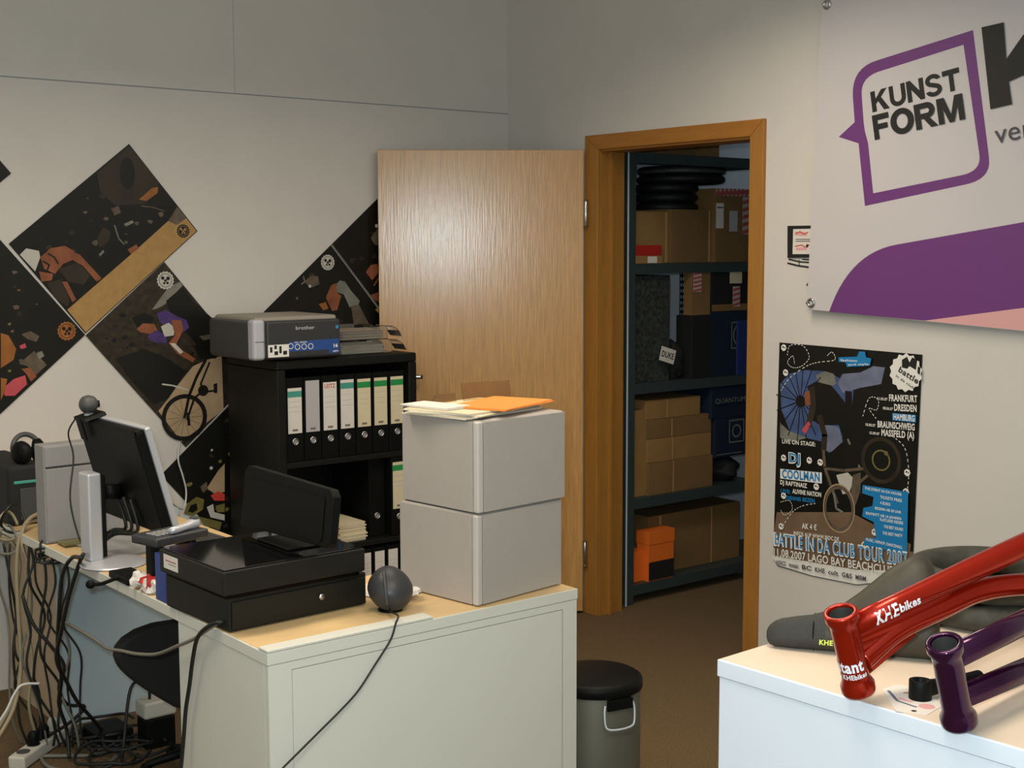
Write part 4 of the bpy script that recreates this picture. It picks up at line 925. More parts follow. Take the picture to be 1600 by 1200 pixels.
G().box((0.006, 0.006, 0.0665), (0.376, 0.319, 0.0695), 'black_gloss', bev=0.001, M=Mu).build('glossy_top', ub)
p = Print(lambda a, b, d: Mu @ Vector((-d, a, b)), 0.0006); p.sheet([(0.225, 0.024), (0.30, 0.024), (0.30, 0.058), (0.225, 0.058)], 'paper'); p.line([(0.235, 0.044), (0.29, 0.044)], 0.003, 'tape_red'); p.line([(0.235, 0.037), (0.275, 0.037)], 0.002, 'label_ink'); p.build('label_sticker', ub)
ub_top = DZ + 0.083 + 0.0698
tm = thing('till_display', 'black tilted till display turned away, standing on the glossy box', 'display', (-2.2, -1.95, ub_top))
def td(a, b, d):     # a along -y, b up the leaning back, d outward to the back (-x)
    return Vector((-2.272, -1.782, ub_top + 0.006)) + Vector((0.03, -1, 0)) * a + Vector((0.12, 0, 0.993)) * b + Vector((-0.993, 0, 0.12)) * d
def rr(a0, b0, a1, b1, r):
    o = []
    for (cx, cy, s0) in ((a1 - r, b1 - r, 0), (a0 + r, b1 - r, 90), (a0 + r, b0 + r, 180), (a1 - r, b0 + r, 270)):
        for k in range(6): o.append((cx + r * math.cos(math.radians(s0 + 18 * k)), cy + r * math.sin(math.radians(s0 + 18 * k))))
    return o
tdh = G().prism([(0.0, 0.01), (0.405, 0.018), (0.415, 0.03), (0.415, 0.138), (0.40, 0.155), (0.015, 0.165), (0.0, 0.15)], td, -0.012, 0.012, 'black', bev=0.003).build('housing', tm)
G().prism(rr(0.015, 0.025, 0.40, 0.14, 0.008), td, -0.0135, -0.0122, 'black_gloss').build('screen', tdh)
G().prism(rr(0.03, 0.028, 0.385, 0.135, 0.01), td, 0.012, 0.014, 'black').build('back_cover', tdh)
G().box((-2.30, -2.06, ub_top), (-2.17, -1.90, ub_top + 0.0058), 'black', bev=0.003).build('foot', tm)
bb = thing('ring_folder', 'blue folder standing upright beside the black cash drawer', 'folder', (-2.48, -1.75, DZ))
Mb = Matrix.Translation((-2.492, -1.790, DZ + 0.0005))
G().box((0, 0, 0), (0.09, 0.062, 0.002), 'blue_binder', M=Mb).box((0, 0, 0.002), (0.003, 0.062, 0.118), 'blue_binder', M=Mb).box((0.003, 0, 0.002), (0.20, 0.003, 0.118), 'blue_binder', M=Mb).box((0.003, 0.059, 0.002), (0.20, 0.062, 0.118), 'blue_binder', M=Mb).build('cover', bb)
G().box((0.008, 0.006, 0.004), (0.085, 0.056, 0.112), 'paper_grey', M=Mb).build('pages', bb)
bk = thing('card_reader', 'dark grey card terminal beside the blue folder under the monitor', 'card terminal', (-2.45, -1.68, DZ))
Mk = Matrix.Translation((-2.458, -1.670, DZ + 0.0005)) @ Matrix.Rotation(math.radians(14), 4, 'Z')
G().box((0, 0, 0), (0.022, 0.05, 0.118), 'black', M=Mk).build('stand_leg', bk)
G().box((0.10, 0, 0), (0.122, 0.05, 0.118), 'black', M=Mk).build('stand_leg', bk)
bkb = G().box((-0.02, -0.02, 0.119), (0.15, 0.085, 0.143), 'charcoal', bev=0.006, M=Mk).build('body', bk)
g = G()
for i in range(5):
    for j in range(3): g.box((0.0 + i * 0.016, 0.0 + j * 0.018, 0.1432), (0.011 + i * 0.016, 0.012 + j * 0.018, 0.147), 'grey_case', bev=0.001, M=Mk)
g.build('keypad', bkb)
hs = thing('phone_handset', 'silver grey phone handset lying on the black terminal', 'phone', (-2.40, -1.62, DZ + 0.157))
hz = DZ + 0.1365
p0 = Mk @ Vector((0.035, 0.0, 0.1605)); p0 = Vector((p0.x, p0.y, 0))
g = G(); g.loft([((p0.x + 0.0, p0.y - 0.01, hz + 0.018), 0.008), ((p0.x + 0.02, p0.y, hz + 0.017), 0.010), ((p0.x + 0.06, p0.y + 0.02, hz + 0.018), 0.010), ((p0.x + 0.088, p0.y + 0.036, hz + 0.020), 0.016), ((p0.x + 0.10, p0.y + 0.044, hz + 0.020), 0.012)], 'silver', seg=16)
g.build('body', hs); G().lathe([(0, 0), (0.013, 0), (0.012, 0.003), (0, 0.003)], (p0.x + 0.088, p0.y + 0.036, hz + 0.034), 'dark_grey', seg=16).build('earpiece', hs)
g = G(); random.seed(9)
for k in range(9):
    a = random.uniform(0, 6.28); cc = Vector((-2.478 + random.uniform(-0.012, 0.03), -1.64 + random.uniform(-0.05, 0.05), DZ + 0.016 + 0.005 * (k % 3)))
    b2 = bmesh.new(); bmesh.ops.create_icosphere(b2, subdivisions=2, radius=0.019)
    for v in b2.verts: v.co = cc + v.co * (1 + random.uniform(-0.35, 0.35))
    g.add(b2, 'paper' if k % 5 != 2 else 'red_card')
tag(g.build('crumpled_paper', smooth=False), 'crumpled white and red paper at the desk edge before the blue folder', 'paper')

# ---- monitor seen from behind
mo = thing('monitor', 'flat monitor on a silver column stand, seen from its dark back', 'monitor', (-2.43, -1.33, DZ))
g = G().lathe([(0.0, 0), (0.09, 0), (0.092, 0.004), (0.084, 0.009), (0.05, 0.014), (0.0, 0.016)], (-2.428, -1.30, DZ + 0.0005), 'silver', seg=40); g.build('base', mo)
g = G().box((-2.492, -1.292, DZ + 0.012), (-2.452, -1.222, DZ + 0.258), 'silver', bev=0.007, seg=3); mcol = g.build('column', mo)
G().box((-2.452, -1.288, DZ + 0.02), (-2.440, -1.226, DZ + 0.25), 'black', bev=0.002).build('column_inset', mcol)
def mp_(a, b, d):    # a from the near end away (+y), b up the panel, d towards the back (-x)
    return Vector((-2.325, -1.49, DZ + 0.105)) + Vector((0, 1, 0)) * a + Vector((-0.2588, 0, 0.966)) * b + Vector((-0.966, 0, -0.2588)) * d
G().prism(rr(0, 0, 0.42, 0.305, 0.008), mp_, -0.014, 0.004, 'silver', bev=0.003).build('bezel', mo)
G().prism(rr(0.003, 0.003, 0.417, 0.302, 0.006), mp_, 0.0042, 0.034, 'black', bev=0.006).build('back_shell', mo)
G().prism(rr(0.015, 0.018, 0.405, 0.288, 0.004), mp_, -0.0155, -0.0142, 'black_gloss').build('screen', mo)
G().cyl((-2.445, -1.257, DZ + 0.20), mp_(0.233, 0.10, 0.033), 0.022, 'black', seg=16).build('tilt_joint', mo)
g = G()
for k in range(3): g.tube([mp_(0.16 + 0.05 * k, 0.09, 0.04), mp_(0.15 + 0.04 * k, 0.0, 0.05), (-2.40 + 0.01 * k, -1.24 + 0.03 * k, DZ + 0.07), (-2.45, -1.22, DZ + 0.03 + 0.012 * k)], 0.005, 'cable_black', seg=8)
g.build('cable', mo)
wc = thing('webcam', 'round webcam ball on a clip on top of the monitor', 'webcam', tuple(mp_(0.36, 0.31, 0.01)))
bc = mp_(0.345, 0.343, 0.012)
wball = G().lathe([(0.0, -0.027), (0.012, -0.0245), (0.021, -0.017), (0.0265, -0.006), (0.027, 0.003), (0.0235, 0.014), (0.016, 0.0225), (0.0, 0.027)], bc, 'dark_grey', seg=28).build('ball', wc)
G().lathe([(0.0, 0), (0.010, 0.0), (0.011, 0.004), (0.0, 0.005)], bc + Vector((0.025, -0.004, 0)), 'black_gloss', axis=(1, -0.1, 0), seg=16).build('lens', wball)
g = G(); g.prism([(0.30, 0.306), (0.39, 0.306), (0.385, 0.316), (0.31, 0.316)], mp_, -0.016, 0.05, 'black', bev=0.002)
g.cyl(bc - Vector((0, 0, 0.038)), bc - Vector((0, 0, 0.022)), 0.013, 'silver', seg=16)
g.prism([(0.33, 0.25), (0.37, 0.25), (0.37, 0.312), (0.33, 0.312)], mp_, 0.048, 0.052, 'black')
g.build('clip', wc)
g = G(); g.tube([mp_(0.39, 0.31, 0.04), mp_(0.41, 0.27, 0.07), mp_(0.40, 0.2, 0.08), (-2.49, -1.15, DZ + 0.17), (-2.488, -1.2, DZ + 0.07), (-2.478, -1.25, DZ + 0.02)], 0.0024, 'cable_black', seg=6); g.build('cable', wc)

# ---- computer case, dark box, headphones on the desk
pcx = thing('desktop_computer', 'grey upright desktop computer case behind the monitor', 'computer', (-2.33, -0.75, DZ))
Mp = Matrix.Translation((-2.489, -0.945, DZ + 0.001)) @ Matrix.Rotation(math.radians(3), 4, 'Z')
G().box((0, 0.004, 0), (0.30, 0.07, 0.295), 'grey_case', bev=0.004, M=Mp).build('case', pcx)
g = G().box((0.004, 0, 0.006), (0.296, 0.0055, 0.225), 'grey_case', bev=0.002, M=Mp).box((0.004, 0, 0.231), (0.296, 0.0055, 0.290), 'grey_case', bev=0.002, M=Mp).box((0.006, 0.002, 0.225), (0.294, 0.006, 0.231), 'grey_slot', M=Mp)
g.build('front_panel', pcx)
dbx = thing('black_case', 'black case with a green edge behind the grey computer', 'case', (-2.47, -0.40, DZ))
G().box((-2.492, -0.62, DZ + 0.001), (-2.37, -0.25, DZ + 0.195), 'black_soft', bev=0.018, seg=3).build('shell', dbx)
G().box((-2.474, -0.6225, DZ + 0.135), (-2.388, -0.6195, DZ + 0.145), 'teal', bev=0.002).build('edge_strip', dbx)
G().box((-2.455, -0.6225, DZ + 0.02), (-2.400, -0.6195, DZ + 0.12), 'dark_grey', bev=0.002).build('vent_plate', dbx)
hp = thing('headphones', 'dark headphones lying on top of the black case', 'headphones', (-2.44, -0.50, DZ + 0.247))
hc = Vector((-2.412, -0.57, DZ + 0.232))
g = G(); g.tube([hc + Vector((0.044 * math.cos(a), 0.02 * math.sin(a), 0.05 * math.sin(a))) for a in [PI * k / 12 for k in range(13)]], 0.008, 'dark_grey', seg=10, n=2); g.build('headband', hp)
for s in (-1, 1):
    g = G().lathe([(0.0, 0), (0.034, 0.0), (0.038, 0.008), (0.036, 0.02), (0.024, 0.03), (0.0, 0.033)], hc + Vector((s * 0.022 + 0.006, 0.02 * s, -0.002)), 'black', axis=(s, -0.6, 0), seg=24)
    g.build('ear_cup', hp)
# keyboard and papers on the desk
kb = thing('keyboard', 'dark grey keyboard lying on the wooden desk behind the monitor', 'keyboard', (-2.15, -1.25, DZ))
Mq = Matrix.Translation((-2.18, -1.50, DZ + 0.001)) @ Matrix.Rotation(math.radians(4), 4, 'Z')
G().box((0, 0, 0), (0.13, 0.40, 0.016), 'charcoal', bev=0.004, M=Mq).build('base', kb)
g = G()
for i in range(6):
    for j in range(18): g.box((0.008 + i * 0.0195, 0.008 + j * 0.0215, 0.0155), (0.024 + i * 0.0195, 0.026 + j * 0.0215, 0.0225), 'dark_grey', M=Mq)
g.build('keys', kb, smooth=False)
sheetstack('paper_stack', (-2.30, -1.10), 0.20, 0.26, 0.2, DZ + 0.0005, 4, 0.0016, 'paper', 'loose papers on the desk under the monitor', 'papers', 'paper_grey')
sheetstack('notepad', (-2.40, -0.99), 0.12, 0.07, -0.1, DZ + 0.0005, 3, 0.003, 'p_olive', 'olive green notepad on the desk edge before the computer', 'notepad')

# ---- chair under the desk
chr_ = thing('office_chair', 'black chair with a rounded back pushed into the leg space under the desk', 'chair', (-2.16, -1.20, 0))
def chb(a, b, d): return Vector((a, -1.30 + d - 0.0 * b, b))
oc = [(-2.05, 0.535)] + [(q[0], q[2]) for q in ((-2.2435, -1.3, 0.5214), (-2.3059, -1.3, 0.5232), (-2.3598, -1.3, 0.5144), (-2.3982, -1.3, 0.4974), (-2.4214, -1.3, 0.4742), (-2.426, -1.3, 0.4474), (-2.414, -1.3, 0.4155), (-2.3851, -1.3, 0.3798), (-2.3463, -1.3, 0.3418), (-2.3011, -1.3, 0.3038), (-2.2512, -1.3, 0.2643))] + [(-2.05, 0.22)]
G().prism(oc, chb, 0.0, 0.05, 'black_soft', bev=0.012).build('backrest', chr_)
G().box((-2.24, -1.245, 0.30), (-2.02, -1.02, 0.345), 'black_soft', bev=0.02, seg=3).build('seat', chr_)
G().cyl((-2.14, -1.13, 0.05), (-2.14, -1.13, 0.30), 0.022, 'black', seg=16).build('post', chr_)
G().box((-2.17, -1.2495, 0.30), (-2.10, -1.235, 0.44), 'black', bev=0.008).build('back_bracket', chr_)
for k in range(5):
    a = 2 * PI * k / 5 + 0.3
    G().cyl((-2.14, -1.13, 0.065), (-2.14 + 0.13 * math.cos(a), -1.13 + 0.13 * math.sin(a), 0.035), 0.016, 'black', r1=0.011, seg=10).lathe([(0, -0.018), (0.018, -0.016), (0.018, 0.016), (0, 0.018)], (-2.14 + 0.13 * math.cos(a), -1.13 + 0.13 * math.sin(a), 0.0185), 'black', axis=(-math.sin(a), math.cos(a), 0), seg=12).build('leg', chr_)

# ---- power strip, adapters and cables
ps = thing('power_strip', 'white socket strip lying on the floor under the desk cables', 'power strip', (-2.44, -0.70, 0))
Mz = Matrix.Translation((-2.56, -0.80, 0.002)) @ Matrix.Rotation(math.radians(42), 4, 'Z')
G().box((0, -0.028, 0), (0.30, 0.028, 0.042), 'strip_white', bev=0.008, seg=3, M=Mz).build('body', ps)
for k in range(4): G().lathe([(0.0, -0.001), (0.017, -0.001), (0.019, 0.0005), (0.021, 0.0012), (0.021, 0.0), ], Mz @ Vector((0.045 + k * 0.062, 0, 0.0422)), 'dark_grey', seg=20).build('socket', ps)
for k, q in ((1, 'black'), (2, 'black'), (3, 'strip_white')):
    o = G().lathe([(0, 0), (0.018, 0), (0.018, 0.028), (0.012, 0.040), (0, 0.042)], Mz @ Vector((0.045 + k * 0.062, 0, 0.0445)), q, seg=16).build('plug')
    tag(o, ('black plug in the second socket of the white strip', 'black plug in the third socket of the white strip', 'white plug in the last socket of the strip')[k - 1], 'plug', 'plugs in the socket strip')
ad = thing('power_adapter', 'pale grey power adapter standing beside the counter side panel', 'power adapter', (-2.0817, -0.8046, 0))
q = Vector((-2.0817, -0.8046, 0)); q = Vector((-2.13, -0.86, 0))
G().box((q.x - 0.055, q.y - 0.04, 0.10), (q.x + 0.055, q.y + 0.04, 0.155), 'strip_white', bev=0.01, seg=3).build('body', ad)
G().box((q.x - 0.05, q.y - 0.038, 0.0), (q.x + 0.05, q.y + 0.038, 0.0995), 'black', bev=0.006).build('base', ad)
G().tube([(q.x - 0.02, q.y, 0.15), (q.x - 0.03, q.y - 0.01, 0.22), (q.x - 0.09, q.y - 0.02, 0.21), (q.x - 0.13, q.y - 0.05, 0.05), (q.x - 0.16, q.y - 0.1, 0.006)], 0.005, 'cable_black').build('cable', ad)
hub = tag(G().box((-2.30, -0.80, 0.001), (-2.18, -0.66, 0.05), 'black', bev=0.008).build('network_hub'), 'flat black box among the cables under the desk', 'box')

def cable(pts, r, m, label, group=None, seg=7):
    o = G().tube(pts, r, m, seg=seg).build('cable'); return tag(o, label, 'cable', group)
dk_lab, dk_grp = 'thin dark cable hanging in the tangle from the desk edge', 'dark cables hanging from the desk edge'
def hang(px, r, m, lab, grp=None, yv=-0.85):
    cable(px, r, m, lab, grp)
# bundle at the far end of the desk (in front of the beige panel)
bl_ = []
hang([(-2.5189, -0.62, 0.696), (-2.4908, -0.64, 0.671), (-2.4799, -0.66, 0.6116), (-2.4927, -0.66, 0.4905), (-2.4825, -0.66, 0.3442), (-2.4945, -0.66, 0.2427), (-2.5279, -0.68, 0.1721), (-2.5987, -0.72, 0.0966)], 0.0065, 'cable_beige', 'thick beige cable at the outer side of the cable tangle')
hang([(-2.3948, -0.64, 0.7609), (-2.458, -0.7, 0.7539), (-2.4964, -0.72, 0.7018), (-2.5088, -0.72, 0.5867), (-2.5074, -0.72, 0.4242), (-2.509, -0.72, 0.2816), (-2.5437, -0.74, 0.1714), (-2.6137, -0.78, 0.0974)], 0.0065, 'cable_beige', 'beige cable looping over the desk corner into the tangle')
hang([(-2.4038, -0.64, 0.7373), (-2.4751, -0.72, 0.7432), (-2.4957, -0.74, 0.689), (-2.4794, -0.74, 0.6061), (-2.4927, -0.74, 0.4667), (-2.4786, -0.74, 0.3214), (-2.494, -0.74, 0.181), (-2.4712, -0.72, 0.0771)], 0.005, 'cable_beige', 'thin beige cable in the middle of the tangle')
hang([(-2.4101, -0.64, 0.6803), (-2.4803, -0.76, 0.7063), (-2.4763, -0.78, 0.6333), (-2.5112, -0.78, 0.5387), (-2.4922, -0.78, 0.4248), (-2.5082, -0.78, 0.3167), (-2.4738, -0.78, 0.1874), (-2.4475, -0.74, 0.0878)], 0.004, 'cable_black', dk_lab, dk_grp)
random.seed(21)
for k in range(11):
    u0 = 6 + k * 8; dd = -0.66 - 0.016 * k
    b_ = [(u0, 850 + 6 * (k % 3)), (u0 + random.uniform(-8, 8), 905), (u0 + random.uniform(-18, 18), 960), (u0 + random.uniform(-18, 18), 1015), (u0 + random.uniform(-12, 16), 1070), (u0 + random.uniform(-4, 22), 1120)]
    # hanging curve in the plane y = dd: x from the desk edge, z falling to the floor
    xs0 = -2.545 + 0.0145 * k
    pts = [(xs0 + (b_[j][0] - u0) * 0.0019 + 0.004 * j, dd - 0.01 * (j % 2), 0.684 - 0.115 * j) for j in range(6)] + [(xs0 + 0.05, dd, 0.03)]
    gy = k in (0, 4, 9)
    cable(pts, 0.0034 + 0.0008 * (k % 2), 'cable_grey' if gy else 'cable_black', {0: 'thin grey cable in the tangle, outermost', 4: 'thin grey cable in the tangle, midway', 9: 'thin grey cable in the tangle, nearest the bluish panel'}.get(k, dk_lab), None if gy else dk_grp)
for k, (cx_, cz_) in enumerate(((-2.515, 0.735), (-2.50, 0.76), (-2.53, 0.70))):
    pts = [(cx_ + 0.035 * math.cos(a), -0.66 - 0.02 * k + 0.02 * math.sin(2 * a), cz_ + 0.045 * math.sin(a)) for a in [2 * PI * j / 12 + k for j in range(12)]]
    cable(pts, 0.0045, ('cable_beige', 'cable_black', 'cable_grey')[k], ('beige cable loop over the desk end by the black case', 'black cable loop over the desk end by the black case', 'grey cable loop under the desk end by the black case')[k])
g = G(); random.seed(5)
for k in range(5):
    c = Vector((-2.46, -0.92, 0.675 + 0.006 * k)); g.tube([c + Vector((0.05 * math.cos(a) + random.uniform(-.006, .006), 0.03 * math.sin(a), 0.012 * math.sin(a + k))) for a in [2 * PI * j / 10 for j in range(11)]], 0.0035, 'cable_black', seg=6)
g.tube([(-2.50, -0.92, 0.68), (-2.497, -0.915, 0.725), (-2.47, -0.90, 0.7245)], 0.0035, 'cable_black', seg=6)
tag(g.build('coiled_cable'), 'coiled black cable hooked at the desk edge below the computer', 'cable')
# black pair falling from the monitor
hang([(-2.5252, -1.32, 0.7548), (-2.51, -1.201, 0.7309), (-2.52, -1.1478, 0.671), (-2.52, -1.1104, 0.5515), (-2.5, -1.0309, 0.4157), (-2.4454, -0.9, 0.2939), (-2.4386, -0.85, 0.1987), (-2.4001, -0.8, 0.094), (-2.4068, -0.8319, 0.012)], 0.0058, 'cable_black', 'thick black monitor cable falling straight down from the desk edge')
hang([(-2.5212, -1.32, 0.7649), (-2.51, -1.2585, 0.7269), (-2.52, -1.1979, 0.6256), (-2.52, -1.1263, 0.5081), (-2.4937, -1, 0.3877), (-2.4301, -0.9, 0.2807), (-2.3825, -0.85, 0.1966), (-2.3212, -0.8, 0.1176), (-2.2463, -0.7407, 0.02), (-2.232, -0.8202, 0.008)], 0.0058, 'cable_black', 'thick black monitor cable bending away to the floor boxes')
hang([(-2.5197, -0.8, 0.5442), (-2.497, -0.82, 0.4547), (-2.4519, -0.84, 0.3808), (-2.4148, -0.84, 0.3129), (-2.4262, -0.82, 0.2389), (-2.3879, -0.78, 0.1686), (-2.3257, -0.76, 0.1412), (-2.3655, -0.74, 0.0941), (-2.4231, -0.7014, 0.05)], 0.0055, 'cable_black', 'black cable crossing the tangle down to the socket strip')
hang([(-2.505, -1.1177, 0.5279), (-2.51, -1.2449, 0.5331), (-2.512, -1.3673, 0.5344), (-2.513, -1.4503, 0.531), (-2.513, -1.5466, 0.5469), (-2.513, -1.6511, 0.5635), (-2.513, -1.7709, 0.5923), (-2.512, -1.8833, 0.6381), (-2.51, -1.9803, 0.6792), (-2.506, -2.0383, 0.7116), (-2.5, -2.0801, 0.7351)], 0.0045, 'cable_grey', 'grey cable slung across the black chair to the cash drawer')
hang([(-2.484, -2.0935, 0.7397), (-2.503, -2.0865, 0.74), (-2.512, -2.0514, 0.7217), (-2.512, -2.002, 0.6846), (-2.51, -1.9703, 0.6272), (-2.508, -1.9443, 0.5577), (-2.508, -1.9187, 0.4876), (-2.51, -1.9081, 0.4214), (-2.512, -1.8884, 0.3276), (-2.53, -1.9018, 0.264)], 0.0052, 'cable_black', 'black cable hanging from the cash drawer down the counter side')
# floor cables
hang([(-2.3494, -0.6312, 0.008), (-2.2891, -0.6124, 0.008), (-2.226, -0.6175, 0.008), (-2.2087, -0.6999, 0.008), (-2.2164, -0.7823, 0.008), (-2.2664, -0.8421, 0.008), (-2.3431, -0.8359, 0.008), (-2.4079, -0.7906, 0.008), (-2.465, -0.7582, 0.008), (-2.4746, -0.8642, 0.008), (-2.4093, -0.9557, 0.008)], 0.006, 'cable_grey', 'light grey cable looped on the floor beside the socket strip')
hang([(-2.0981, -0.7626, 0.02), (-2.1698, -0.7748, 0.012), (-2.2177, -0.7958, 0.008), (-2.2666, -0.8838, 0.008), (-2.3364, -0.9492, 0.008), (-2.411, -1.0117, 0.008)], 0.006, 'cable_grey', 'light grey cable running from the adapter across the floor')
hang([(-2.5116, -0.9, 0.2917), (-2.5629, -0.9, 0.2985), (-2.5885, -0.9, 0.2744), (-2.6127, -0.9, 0.2307), (-2.652, -0.9, 0.181)], 0.004, 'cable_white', 'thin whitish cable arching out of the tangle near the floor')
random.seed(31)
for k in range(9):
    c = Vector((-2.238, -0.8087, 0.006)) + Vector((random.uniform(-0.09, 0.12), random.uniform(-0.14, 0.12), 0))
    pts = [c + Vector(((0.05 + 0.006 * k) * math.cos(a) * (1 + 0.2 * math.sin(2 * a + k)), (0.07 + 0.006 * k) * math.sin(a), 0.008 + 0.0035 * k + 0.006 * math.sin(3 * a + k))) for a in [2 * PI * j / 12 for j in range(12)]]
    cable(pts, 0.005, 'cable_black', 'black cable loop lying among the floor cables under the desk', 'black cable loops on the floor')
hang([(-1.6344, -0.008, 0.8453), (-1.6426, -0.012, 0.8089), (-1.6475, -0.02, 0.7676), (-1.6307, -0.02, 0.708), (-1.6192, -0.02, 0.6435), (-1.6481, -0.05, 0.5883), (-1.717, -0.1, 0.6293), (-1.7637, -0.15, 0.679)], 0.0035, 'cable_white', 'thin white cable hanging down the wall behind the monitor')

dc = thing('desk_clamp', 'small black clamp with a round knob on the desk edge by the monitor base', 'clamp', (-2.49, -1.50, DZ))
G().box((-2.500, -1.565, DZ + 0.001), (-2.435, -1.44, DZ + 0.02), 'black', bev=0.004).build('plate', dc)
G().tube([(-2.495, -1.50, DZ + 0.012), (-2.53, -1.47, DZ - 0.006), (-2.548, -1.445, DZ - 0.010)], 0.005, 'black').build('arm', dc)
G().lathe([(0, -0.008), (0.011, -0.007), (0.012, 0.0), (0.011, 0.007), (0, 0.008)], (-2.55, -1.442, DZ - 0.010), 'black', axis=(-0.6, -0.75, 0.2), seg=18).build('knob', dc)

# ---- pedal bin
bn = thing('waste_bin', 'round steel bin with black lid and wire handle behind the counter', 'bin', (-1.36, -2.17, 0))
bcx = Vector((-1.4246, -2.1865, 0.43)); bcx.z = 0
G().lathe([(0.0, 0.0), (0.118, 0.0), (0.122, 0.006), (0.124, 0.02), (0.1245, 0.392), (0.0, 0.392)], bcx, 'bin_steel', seg=48).build('body', bn)
G().lathe([(0.126, 0.0), (0.128, 0.004), (0.127, 0.022), (0.1255, 0.022)], bcx, 'black', seg=48).build('base_ring', bn)
G().lathe([(0.1215, 0.394), (0.130, 0.394), (0.131, 0.412), (0.128, 0.421), (0.117, 0.428), (0.06, 0.434), (0.0, 0.436)], bcx, 'black', seg=48).build('lid', bn)
hd_ = (Vector((-3.848, -4.874, 0)) - bcx).normalized(); ha = math.atan2(hd_.y, hd_.x) + 0.55
def bp_(a, z, r=0.13): return bcx + Vector((r * math.cos(ha + a), r * math.sin(ha + a), z))
g = G(); g.tube([bp_(-0.34, 0.378), bp_(-0.36, 0.36, 0.134), bp_(-0.34, 0.325, 0.136), bp_(-0.25, 0.314, 0.137), bp_(0.0, 0.312, 0.137), bp_(0.25, 0.314, 0.137), bp_(0.34, 0.325, 0.136), bp_(0.36, 0.36, 0.134), bp_(0.34, 0.378)], 0.0028, 'rack_bright', seg=8); g.build('wire_handle', bn)
g = G(); g.prism([(-0.30, 0.362), (0.30, 0.362), (0.30, 0.392), (-0.30, 0.392)], lambda a, b, d: bp_(a, b, 0.1246 + d), 0.0, 0.012, 'black', bev=0.002); g.build('lid_hinge', bn)

# ================================================================ right-hand counter with the bicycle parts
CZ = 0.92
rc = thing('display_counter', 'white display counter with bicycle frames on it in the corner nearest', 'counter', (-1.86, -4.0, 0))
Mc = Matrix.Translation((-2.238, -3.388, 0)) @ Matrix.Rotation(math.radians(2.5), 4, 'Z')
G().box((0, -1.25, CZ - 0.030), (0.78, 0, CZ - 0.001), 'laminate_white', bev=0.002, M=Mc).box((0.004, -1.246, CZ - 0.003), (0.776, -0.004, CZ), 'beech_pale', M=Mc).build('top', rc)
G().box((0.003, -1.247, 0), (0.021, -0.003, CZ - 0.031), 'laminate_white', bev=0.001, M=Mc).build('front_panel', rc)
G().box((0.0215, -0.021, 0), (0.777, -0.003, CZ - 0.031), 'laminate_white', bev=0.001, M=Mc).build('side_panel', rc)
G().box((0.0215, -1.247, 0), (0.777, -1.229, CZ - 0.031), 'laminate_white', bev=0.001, M=Mc).build('side_panel', rc)
G().box((0.759, -1.2285, 0), (0.777, -0.0215, CZ - 0.031), 'laminate_white', M=Mc).build('back_panel', rc)

def frame(name, label, paint, hb, ht, R_, dn, decal):
    """small bicycle frame: head tube from hb to ht, R_ the way the tubes run, dn downwards in the frame plane"""
    hb, ht, R_, dn = Vector(hb), Vector(ht), Vector(R_).normalized(), Vector(dn).normalized()
    f = thing(name, label, 'bicycle frame', tuple(hb), None)
    A = (ht - hb).normalized(); L = (ht - hb).length
    N = R_.cross(A).normalized()
    # head tube with flared ends, open at the top
    prof = [(0.0, 0.0), (0.0245, 0.0), (0.0255, 0.003), (0.0255, 0.013), (0.0215, 0.021), (0.0205, 0.03), (0.0205, L - 0.03), (0.0215, L - 0.02), (0.0255, L - 0.012), (0.0255, L - 0.003), (0.0245, L), (0.020, L), (0.0185, L - 0.002), (0.0178, L - 0.07), (0.0, L - 0.07)]
    ht_ = G().lathe(prof, hb, paint, axis=A, seg=40).build('head_tube', f)
    G().lathe([(0.0176, L - 0.069), (0.0176, L - 0.004), (0.0168, L - 0.004), (0.0166, L - 0.069), (0.0176, L - 0.069)], hb, 'tube_inside', axis=A, seg=32).build('tube_lining', ht_)
    t0 = hb + A * (L - 0.030); d0 = hb + A * 0.040
    return f, A, N, t0, d0, L
# red frame
hb, ht = Vector((-2.2331, -3.6683, 0.9383)), Vector((-2.279, -3.6665, 1.0666))
hb.z = max(hb.z, CZ + 0.003)
rf, A, N, t0, d0, L = frame('bmx_frameset', 'metallic red bicycle frame lying across the saddle on the counter', 'red_paint', hb, ht, Vector((-1.9408, -3.7542, 1.1237)) - ht, (0, 0, -1), None)
te = Vector((-1.9403, -3.7535, 1.1316)); te2 = t0 + (te - t0) * 1.9
axis_t = (te - t0).normalized()
g = G(); g.loft([(t0 + axis_t * 0.014, 0.0165), (t0 + axis_t * 0.1, 0.0165), (t0 + axis_t * 0.25, 0.0185), (te2, 0.019)], 'red_paint', seg=28); rtt = g.build('top_tube', rf)
g = G(); g.loft([(p_, 0.0172) for p_ in spline([d0 + (Vector((-2.1716, -3.6868, 1.0229)) - d0).normalized() * 0.014, Vector((-2.1716, -3.6868, 1.0229)), Vector((-2.0911, -3.7089, 1.0481)), Vector((-2.0172, -3.7267, 1.0665)), Vector((-1.9443, -3.7583, 1.0711)), Vector((-1.838, -3.8054, 1.0613)), Vector((-1.7059, -3.8741, 1.0432))], 6)], 'red_paint', seg=28); g.build('down_tube', rf)
